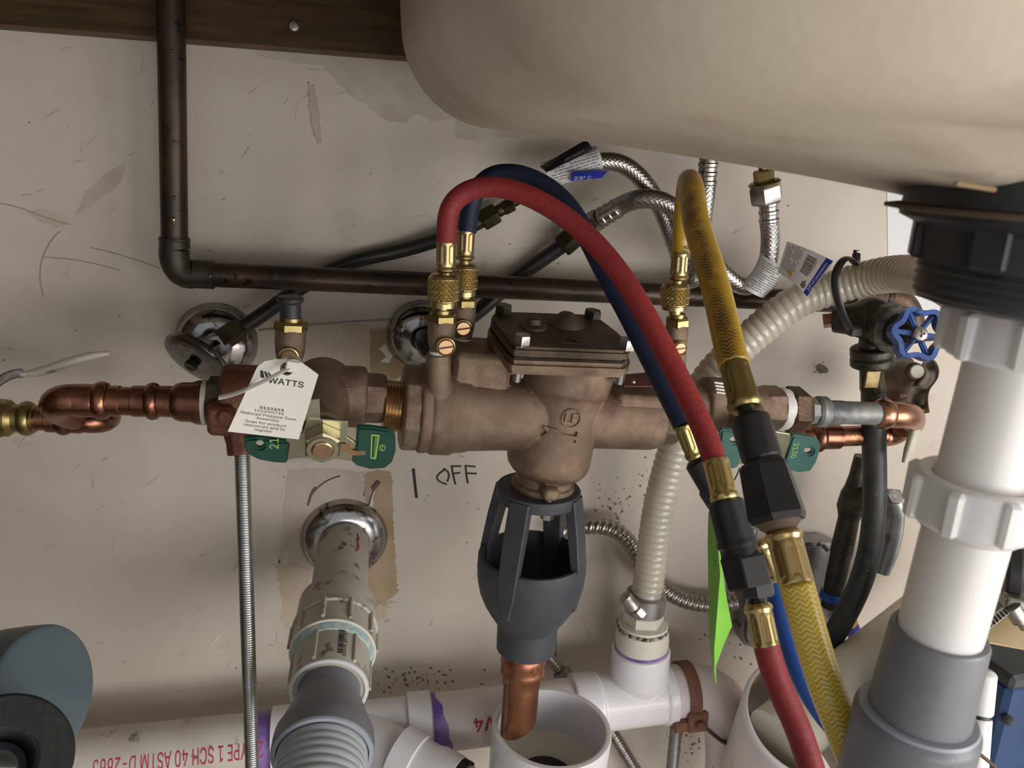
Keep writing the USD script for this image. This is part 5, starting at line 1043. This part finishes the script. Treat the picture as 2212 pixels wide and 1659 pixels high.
lb.part('barcode', cat(*[ribbon([[lqn[1][i] * .8 + lqn[1][i + 1] * .2, lqn[1][i] * .3 + lqn[1][i + 1] * .7], [lqn[6][i] * .8 + lqn[6][i + 1] * .2, lqn[6][i] * .3 + lqn[6][i + 1] * .7]], .0002) for i in range(1, 7)]), 'ink', under=ls)
bx = Thing('blue_box', 'dark blue metal case standing behind the tailpiece at the right edge', 'box', P(2170, 1560, -.2))
c_ = PD(2200, 1560, .66); bx.part('case', cbox(c_ + np.array([.02, .03, -.03]), (1, .12, 0), (-.12, 1, 0), (0, 0, 1), .075, .05, .088, .004), 'box_blue', 30)
bx.part('lid', cbox(c_ + np.array([.02, .03, .062]), (1, .12, 0), (-.12, 1, 0), (0, 0, 1), .077, .052, .006, .003), 'box_dark', 30, label='dark grey lid')
bx.part('screw', lathe(PD(2178, 1556, .615), PD(2178, 1556, .60), [(0, .004), (.004, .004), (.005, .002)], 16), 'box_dark')
wb = Thing('white_bottle', 'small white plastic filter cap and body beside the grey coupling', 'bottle', PD(2120, 1540, .52))
wb.part('cap', pl(PD(2128, 1446, .53), PD(2116, 1540, .53), [(0, 14), (.05, 22), (.1, 25), (.95, 27), (1, 25)], 36), 'pvc_clean', 30)
wb.part('groove', pl(PD(2116, 1538, .53), PD(2115, 1550, .53), [(0, 24), (1, 24)], 36), 'label_black'); wbb = wb.part('body', pl(PD(2115, 1548, .53), PD(2102, 1720, .53), [(0, 24), (.03, 26), (1, 26)], 36), 'pvc_clean', 30)
q = PD(2104, 1578, .521); wb.part('letters', text_at('JG', q, unit(PD(2116, 1580, .521) - q), unit(PD(2106, 1560, .521) - q), .0036, .0003), 'label_blue', False, under=wbb)
sk = Thing('brown_stick', 'thin brown stick at the bottom right below the white bottle', 'stick', PD(2130, 1640, .5)); sk.part('stick', sweep(np.array([PD(2095, 1612, .50), PD(2130, 1640, .50), PD(2190, 1690, .50)]), .0011, 10), 'wood_edge')

# ------------------------------------------------------------------ bottom: white drain run, standpipes, waste pipe from the wall
YP = -.07
def X(x): return np.interp(x, [-200, 350, 940, 1330, 1900], [1692, 1628, 1562, 1513, 1440])
def A_(x): return (x, float(X(x)), YP)
dr = Thing('drain_pipe', 'horizontal white plastic drain pipe with purple primed joints along the bottom', 'pipe', P(940, 1562, YP))
rP = px2m(P(940, 1562, YP), 61)
def run(x0, x1, prof, n=56):
    a, b = P(*A_(x0)), P(*A_(x1)); return lathe(a, b, [(t, rP * k_) for t, k_ in prof], n, frac=True)
pipeL = dr.part('pipe', run(-260, 565, [(0, 1), (1, 1)]), 'pvc_dirty', 40, label='dirty stained length of pipe with red print')
dr.part('primer_band', run(553, 592, [(0, 1), (0.02, 1.012), (1, 1.012)]), 'purple', 40, label='purple primer stain at the joint')
dr.part('coupling', cat(run(588, 650, [(0, 1.02), (.04, 1.13), (.9, 1.13), (1, 1.03)]), run(640, 885, [(0, 1.02), (1, 1.02)]), run(878, 932, [(0, 1.03), (.06, 1.14), (.94, 1.14), (1, 1.04)])), 'pvc', 35)
pipeR = dr.part('pipe', run(925, 1250, [(0, 1), (1, 1)]), 'pvc_pink', 40)
a0, b0 = P(*A_(932)), P(*A_(1250)); axp = unit(b0 - a0); f0 = unit(np.array([0, -1.0, 0])); f0 = unit(f0 - axp * (f0 @ axp)); dn = np.cross(axp, f0); dn = dn if dn[2] < 0 else -dn
def onpipe(s, ang, lift=.0003, O=a0): return O + axp * s + (rP + lift) * (math.cos(ang) * f0 + math.sin(ang) * dn)
mmp = px2m(a0, 1)
dr.part('primer_stain', ribbon([[onpipe(s * (10 + 30 * max(0, min(1, (g + 1.7) / 2.2)) ** .7 + 2 * math.sin(9 * g)) * mmp, g) for s in (0, .5, 1)] for g in np.linspace(-2.2, .9, 30)], .0003), 'purple', 50, under=pipeR, label='slanting purple primer stain')
def pipetext(s, x0, ang0, h, lift=.0004, flip=-1, length=None):
    t = meshkit.text_mesh(s, h, .0002, length is None).subdivide(); v = np.array(t.vertices)
    if length: v[:, 0] *= length / v[:, 0].max()
    O = P(*A_(x0)); ax = unit(P(*A_(x0 + 50)) - O); f1 = unit(np.array([0, -1.0, 0]) - ax * ax[1] * -1); d1 = np.cross(ax, f1); d1 = d1 if d1[2] < 0 else -d1
    ang = ang0 + v[:, 1] / rP
    return tm(O + flip * v[:, :1] * ax + (rP + lift + v[:, 2:]) * (np.cos(ang)[:, None] * f1 + np.sin(ang)[:, None] * d1), t.faces)
dr.part('printed_text', pipetext('2 TYPE 1 SCH 40 ASTM D-2665', 578, -.72, .0145, length=float(np.linalg.norm(P(*A_(578)) - P(*A_(222))))), 'print_red', False, under=pipeL)
dr.part('printed_text', pipetext('V4', 1062, -.66, .0125), 'print_red', False, under=pipeR)
# tee
tA_ = P(*A_(1380))
te_ = cat(run(1236, 1292, [(0, 1.02), (.05, 1.13), (.9, 1.13), (1, 1.04)]), )
up0, up1 = P(1378, 1505, YP), P(1385, 1398, YP)
teem = union(run(1236, 1294, [(0, .9), (.01, 1.10), (.05, 1.14), (.92, 1.14), (1, 1.05)]), run(1288, 1436, [(0, 1.03), (1, 1.03)]), run(1425, 1450, [(0, 1.03), (.1, 1.10), (.9, 1.10), (1, 1.0)]), pl(up0, up1, [(0, 52), (.28, 52), (.36, 57), (.42, 62), (.97, 63), (1, 60)], 48))
tee = Thing('tee_fitting', 'glossy white plastic tee with upright branch under the cream hose barb', 'fitting', tA_)
tee.part('body', soften(teem, .003, 2), 'pvc', 40)
tee.part('primer_ring', pl((1385, 1410, YP), (1385.5, 1391, YP), [(0, 50), (.1, 56), (.9, 57.5), (1, 54)], 44), 'purple', 40, label='purple primer ring at the branch')
q = P(1371, 1546, YP) ; q = q + f0 * 0 ; qn = unit(np.array([0, -1.0, -.35])); q = P(1371, 1547, YP - rP * .92)
tee.part('mould_mark', ring(q, q + qn, [(0, .0022), (.0012, .0022), (.0012, .0052), (0, .0056)], 28), 'pvc', 40)
pr_ = Thing('drain_elbow', 'pinkish plastic drain elbow turning down right of the rust-brown strap', 'pipe', P(1530, 1480, YP))
pr_.part('elbow', sweep(spline([A_(1440), A_(1490), (1530, 1500, YP), (1562, 1530, YP), (1578, 1580, YP), (1580, 1640, YP), (1578, 1760, YP)], .003), rP * 1.0, 48), 'pvc_pink', 60)
sr = Thing('pipe_strap', 'rust-brown metal hanger strap round the drain pipe right of the white tee', 'strap', P(1490, 1500, YP))
sa, sb2 = P(1468, 1494, YP), P(1502, 1490, YP)
sr.part('band', ring(sa, sb2, [(0, rP * 1.03), (0, rP * 1.10), (.013, rP * 1.10), (.013, rP * 1.03)], 56), 'clamp_rust', 35)
lp = P(1505, 1556, YP - rP * .98)
sr.part('lug', cat(cbox(lp, axp, (0, 1, 0), np.cross(axp, [0, 1, 0]), .011, .006, .012, .002), cbox(lp + axp * -.018 + np.array([0, 0, -.004]), axp, (0, 1, .2), np.cross(axp, [0, 1, 0]), .008, .005, .006, .002)), 'clamp_rust')
sr.part('bolt', lathe(lp, lp + np.array([0.1, -1, 0]), [(0, .0055), (.010, .0055), (.0115, .004)], 6), 'clamp_rust')
cdd = Thing('cable', 'thin brown cord running right from the rust-brown strap', 'cable', P(1560, 1600, -.1)); cdd.part('cord', sweep(spline([lp + [.006, 0, -.004], P(1545, 1590, YP - rP * 1.05), P(1570, 1606, YP - rP * .9)], .003), .0022, 12), 'bronze_brown', 60)
hr = Thing('hanger_rod', 'grey threaded rod below the rust-brown strap', 'rod', P(1455, 1610, YP)); hr.part('thread', thread(P(1462, 1560, YP), P(1446, 1720, YP), 12, .0022, .0006, 20), 'galvanised', 60)
# wye branch, bottom centre
wy = Thing('wye_branch', 'white plastic branch elbow pointing down right beside the grey hose', 'fitting', P(880, 1640, -.1))
wa, wb_, wc_ = P(790, 1590, -.085), P(870, 1632, -.115), P(985, 1700, -.15)
wy.part('branch', lathe(wa, wb_, [(0, rP * .78), (np.linalg.norm(wb_ - wa), rP * .78)], 44), 'pvc'); L1 = np.linalg.norm(wc_ - wb_)
wy.part('collar', lathe(wb_ - (wc_ - wb_) * .10, wc_, [(0, rP * .80), (.001, rP * .95), (.022, rP * .95), (.0235, rP * .82)], 48), 'pvc')
wy.part('elbow', lathe(wb_, wc_, [(0, rP * .86), (.03, rP * .86), (.036, rP * .93), (.056, rP * .93), (.058, rP * .80), (.075, rP * .8)], 48), 'pvc')
wy.part('dark_end', lathe(wb_ + (wc_ - wb_) * .88, wc_ + (wc_ - wb_) * .1, [(0, rP * .9), (.012, rP * .9)], 40), 'foam')
# standpipe cup
cc = P(1192, 1568, -.165); rC = px2m(cc, 130)
su = Thing('standpipe_cup', 'open white plastic standpipe receiving the copper drain tube at bottom centre', 'standpipe', cc)
su.part('cup', ring(cc, cc + DNA, [(0, rC * .90), (-.0006, rC * .93), (0, rC * .985), (.0015, rC), (.075, rC * .97), (.16, rC * .96), (.16, rC * .3), (.085, rC * .42), (.062, rC * .50), (.052, rC * .76), (.046, rC * .89)], 80), 'pvc', 40)
su.part('inner_lining', ring(cc, cc + DNA, [(.045, rC * .896), (.0515, rC * .765), (.0615, rC * .51), (.0618, rC * .50), (.0525, rC * .755), (.0460, rC * .88)], 80), 'pvc_cream', 50, label='cream tapered lining')
su.part('black_outlet', lathe(cc, cc + DNA, [(.056, rC * .44), (.0575, rC * .49), (.064, rC * .51), (.068, rC * .46)], 56), 'water', 50, label='glossy wet black outlet')
# second standpipe with the slanting cream pipe
oc_ = P(1752, 1545, -.178); onn = unit(np.array([-.16, -.42, .9])); rO = px2m(oc_, 144)
s2p = Thing('standpipe_hub', 'large open white drain hub swallowing the slanting cream pipe', 'standpipe', oc_)
s2p.part('hub', ring(oc_, oc_ - onn, [(0, rO * .92), (-.0008, rO * .95), (0, rO * .99), (.002, rO), (.15, rO), (.15, rO * .9)], 72), 'pvc_pink', 40)
s2p.part('rim', ring(oc_, oc_ - onn, [(-.0009, rO * .93), (-.0022, rO * .955), (-.0009, rO * .99), (.003, rO * 1.004), (.003, rO * .99)], 72), 'pvc', 40, label='worn white rim')
s2p.part('dark_disc', lathe(oc_, oc_ - onn, [(.125, rO * .6), (.135, rO * .6)], 48), 'foam')  # plain matt black disc deep in the hub
hx1, hy1, _h = basis(onn)
def hubp(a_, dpt, f_): return oc_ - onn * dpt + rO * f_ * (math.cos(HA + a_ * 0) * hx1 + math.sin(HA + a_ * 0) * hy1)
HA = min(np.linspace(0, 6.28, 90), key=lambda q_: np.hypot(*(np.array(proj(oc_ + rO * .94 * (math.cos(q_) * hx1 + math.sin(q_) * hy1))) - [1615, 1452])))
s2p.part('yellow_drip', sweep(spline([hubp(-.86, -.0008, .94), hubp(-.86, .006, .92), hubp(-.84, .018, .92)], .002), .0016, 8), 'ink_yellow')
dg = Thing('slanting_drain_pipe', 'thick cream pipe slanting from behind the tailpiece into the white hub', 'pipe', P(1850, 1420, -.1))
g0, g1 = P(2080, 1275, -.09), P(1676, 1600, -.186)
dg.part('pipe', lathe(g0, g1, [(0, .0318), (np.linalg.norm(g1 - g0), .0318)], 56), 'pvc_cream', 40)
# waste pipe out of the wall towards the room, with grey adapter and ribbed grey hose
wA, wB = P(744, 1162, 0), P(690, 1700, -.30); wL = np.linalg.norm(wB - wA); wd = unit(wB - wA)
wx, wyv, _ = frame(wd)
def top_t(y, R):
    best = None
    for t in np.linspace(0, .5, 501):
        c = wA + wd * t; u = np.array([0, 0, 1.0]); u = unit(u - wd * (u @ wd)); py = proj(c + u * R)[1]
        if py >= y: return t
    return .5
wp_ = Thing('waste_pipe', 'aged white waste pipe with couplings coming out of the wall at lower left of centre', 'pipe', wA)
er = px2m(wA, 92)
escutcheon(wp_, wA, er, .017, .0255, 'plate_chrome')
R1, R2, R3 = .0258, .0352, .0308
t1_, t2_, t3_, t4_ = top_t(1240, R1), top_t(1290, R2), top_t(1336, R2), top_t(1424, R3)
wp_.part('pipe', lathe(wA, wB, [(-.02, R1), (t1_ + .02, R1)], 56), 'pvc_old', 40)
ribs = []
u0 = np.array([0, 0, 1.0]); u0 = unit(u0 - wd * (u0 @ wd)); v0_ = np.cross(wd, u0)
for a in np.arange(10) * 2 * math.pi / 10 + .22:
    e_ = u0 * math.cos(a) + v0_ * math.sin(a)
    ribs.append(cbox(wA + wd * ((t2_ + t3_) / 2 - .002) + e_ * (R2 + .0008), e_, np.cross(wd, e_), wd, .0018, .0016, (t3_ - t2_) * .46, .0008))
wp_.part('coupling', union(lathe(wA, wB, [(t1_, R1 * 1.0), (t1_ + .002, R1 * 1.06), (t1_ + .012, R2 * .97), (t2_ - .001, R2 * .99), (t2_, R2 * 1.04), (t2_ + .0025, R2 * 1.04), (t2_ + .0035, R2 * .99), (t3_, R2 * 1.0), (t3_ + .002, R2 * .97)], 64), *ribs), 'pvc_old', 35)
wp_.part('coupling_edge', lathe(wA, wB, [(t3_ - .001, R2 * .99), (t3_ - .0005, R2 * 1.015), (t3_ + .0012, R2 * 1.015), (t3_ + .0018, R2 * .985)], 64), 'pvc_cream', 40)
wp_.part('sealant_ring', lathe(wA, wB, [(t3_ + .0012, R2 * .975), (t3_ + .0024, R2 * .97), (t3_ + .0075, R2 * .91), (t3_ + .008, R2 * .86)], 64), 'teal_ring', 50, label='rough teal sealant ring')
ribs2 = [cbox(wA + wd * ((t3_ + t4_) / 2 + .002) + e_ * (R3 + .0004), e_, np.cross(wd, e_), wd, .0016, .0016, (t4_ - t3_) * .36, .0007) for e_ in [u0 * math.cos(a) + v0_ * math.sin(a) for a in np.arange(6) * 2 * math.pi / 6 - .38 * np.sign((np.cross(wd, u0))[0])]]
slv = wp_.part('sleeve', union(lathe(wA, wB, [(t3_ + .002, R3 * .98), (t3_ + .006, R3), (t4_ - .001, R3)], 64), *ribs2), 'pvc_old', 35)
wp_.part('sleeve_edge', ring(wA, wB, [(t4_ - .0015, R3 * 1.005), (t4_, R3 * 1.0), (t4_, R3 * .90), (t4_ - .0015, R3 * .90)], 64), 'pvc', 40, label='clean white cut edge')
sdx = v0_ if v0_[0] > 0 else -v0_
def onw(t, a, R): return wA + wd * t + R * (u0 * math.cos(a) + sdx * math.sin(a))
bz = []; r_ = np.random.default_rng(5); s_ = .18
while s_ < .80:
    w_ = r_.choice([.012, .022, .034]); bz.append(ribbon([[onw(t3_ + (t4_ - t3_) * s_, a, R3 + .0004) for a in (.20, .27, .34)], [onw(t3_ + (t4_ - t3_) * (s_ + w_), a, R3 + .0004) for a in (.20, .27, .34)]], .00012)); s_ += w_ + r_.choice([.012, .022])
wp_.part('barcode', cat(*bz), 'ink', False, under=slv)
pn = onw((t3_ + t4_) / 2 + .001, .42, R3 + .0004); wp_.part('barcode_number', text_at('73742 20263', pn, wd, -np.cross(u0 * math.cos(.42) + sdx * math.sin(.42), wd) * 1.0, .0024, .0001, sx=(t4_ - t3_) * .6 / .019), 'ink', False, under=slv)
wp_.part('pen_mark', cat(*[sweep(np.array([onw(t, a, R1 + .0003), onw(t + .006, a + da_, R1 + .0003), onw(t + .012, a - da_ * .6, R1 + .0003)]), .0007, 6) for t, a, da_ in ((.026, .58, .06), (.034, .66, -.05), (.044, .60, .07))]), 'print_red', kind='stuff')
wp_.part('smudge', cat(*[ribbon([[onw(t + .004 * math.sin(3 * x), a + x, R1 + .0002) for x in (0, .09, .18)], [onw(t + dt_ + .003 * math.cos(5 * x), a + x, R1 + .0002) for x in (0, .09, .18)]], .0002) for t, a, dt_ in ((.045, .02, .004), (.052, -.10, .003))]), 'dirt', kind='stuff')
gr = Thing('grey_adapter', 'flared grey plastic adapter pushed in the waste pipe', 'adapter', wA + wd * .2)
R4, R5 = .0242, .0366
t5, t6, t7 = top_t(1462, R4), top_t(1508, R5), top_t(1546, R5)
gr.part('adapter', ring(wA, wB, [(t4_ - .01, R4), (t5, R4 * 1.01), (t5 + .004, R4 * 1.08), (t6 - .004, R5 * .93), (t6, R5 * .985), (t6 + .006, R5), (t7 - .001, R5), (t7, R5 * .98), (t7, R5 * .90), (t6, R5 * .88), (t4_, R4 * .9)], 72), 'pvc_grey', 35)
gr.part('rim', ring(wA, wB, [(t7 - .0003, R5 * .89), (t7 - .0003, R5 * .985), (t7 + .0008, R5 * .975), (t7 + .0008, R5 * .90)], 72), 'pvc_grey_edge', 40, label='paler rim')
gh = Thing('grey_hose', 'grey ribbed washing machine hose entering the grey adapter at the bottom', 'hose', wA + wd * .3)
hp = spline([wA + wd * (t7 - .012), wA + wd * (t7 + .03), wA + wd * (t7 + .06) + np.array([0, 0, -.004]), wA + wd * (t7 + .09) + np.array([0, 0, -.014]), wA + wd * (t7 + .12) + np.array([0, 0, -.03])], .0006)
gh.part('ribbed_tube', sweep(hp, .0308, 56, lambda th, s: .0014 * np.abs(np.sin(math.pi * s / .0062)) ** .8), 'grey_hose', 60)
# left bottom corner
lr = unit(ray(130, 1497)); lax = unit(IX * .93 + IU * .05 - lr * .30); lc0 = PD(96, 1498, .50); Rg = .0412
gc = Thing('cleanout_plug', 'blue-grey plastic end cap on a thick pipe at the lower left corner', 'plug', lc0)
gc.part('cap', lathe(lc0, lc0 + lax, [(-.06, Rg * .90), (-.030, Rg * .92), (-.0295, Rg * .98), (-.014, Rg), (-.0012, Rg * 1.0), (0, Rg * .985), (.002, Rg * .93), (.0036, Rg * .7), (.0042, Rg * .3)], 72), 'pvc_blue_grey', 35)
gc.part('pipe', lathe(lc0, lc0 + lax, [(-.30, Rg * .88), (-.055, Rg * .88)], 56), 'pvc_blue_grey', 40)
fc = PD(8, 1642, .42); fn = unit(-unit(ray(8, 1642)) * .93 + np.array([.12, 0, .18]))
fo = Thing('foam_insulation', 'black foam pipe insulation ring at the very bottom left corner', 'insulation', fc)
Rf_ = px2m(fc, 138)
fo.part('foam_ring', ring(fc, fc - fn, [(0, Rf_ * .44), (-.002, Rf_ * .5), (-.002, Rf_ * .95), (0, Rf_), (.045, Rf_), (.045, Rf_ * .44)], 64), 'foam', 40)
fo.part('inner_pipe', ring(fc, fc - fn, [(.034, Rf_ * .30), (.034, Rf_ * .42), (.046, Rf_ * .42), (.046, Rf_ * .30)], 48), 'pvc_blue_grey', 40)
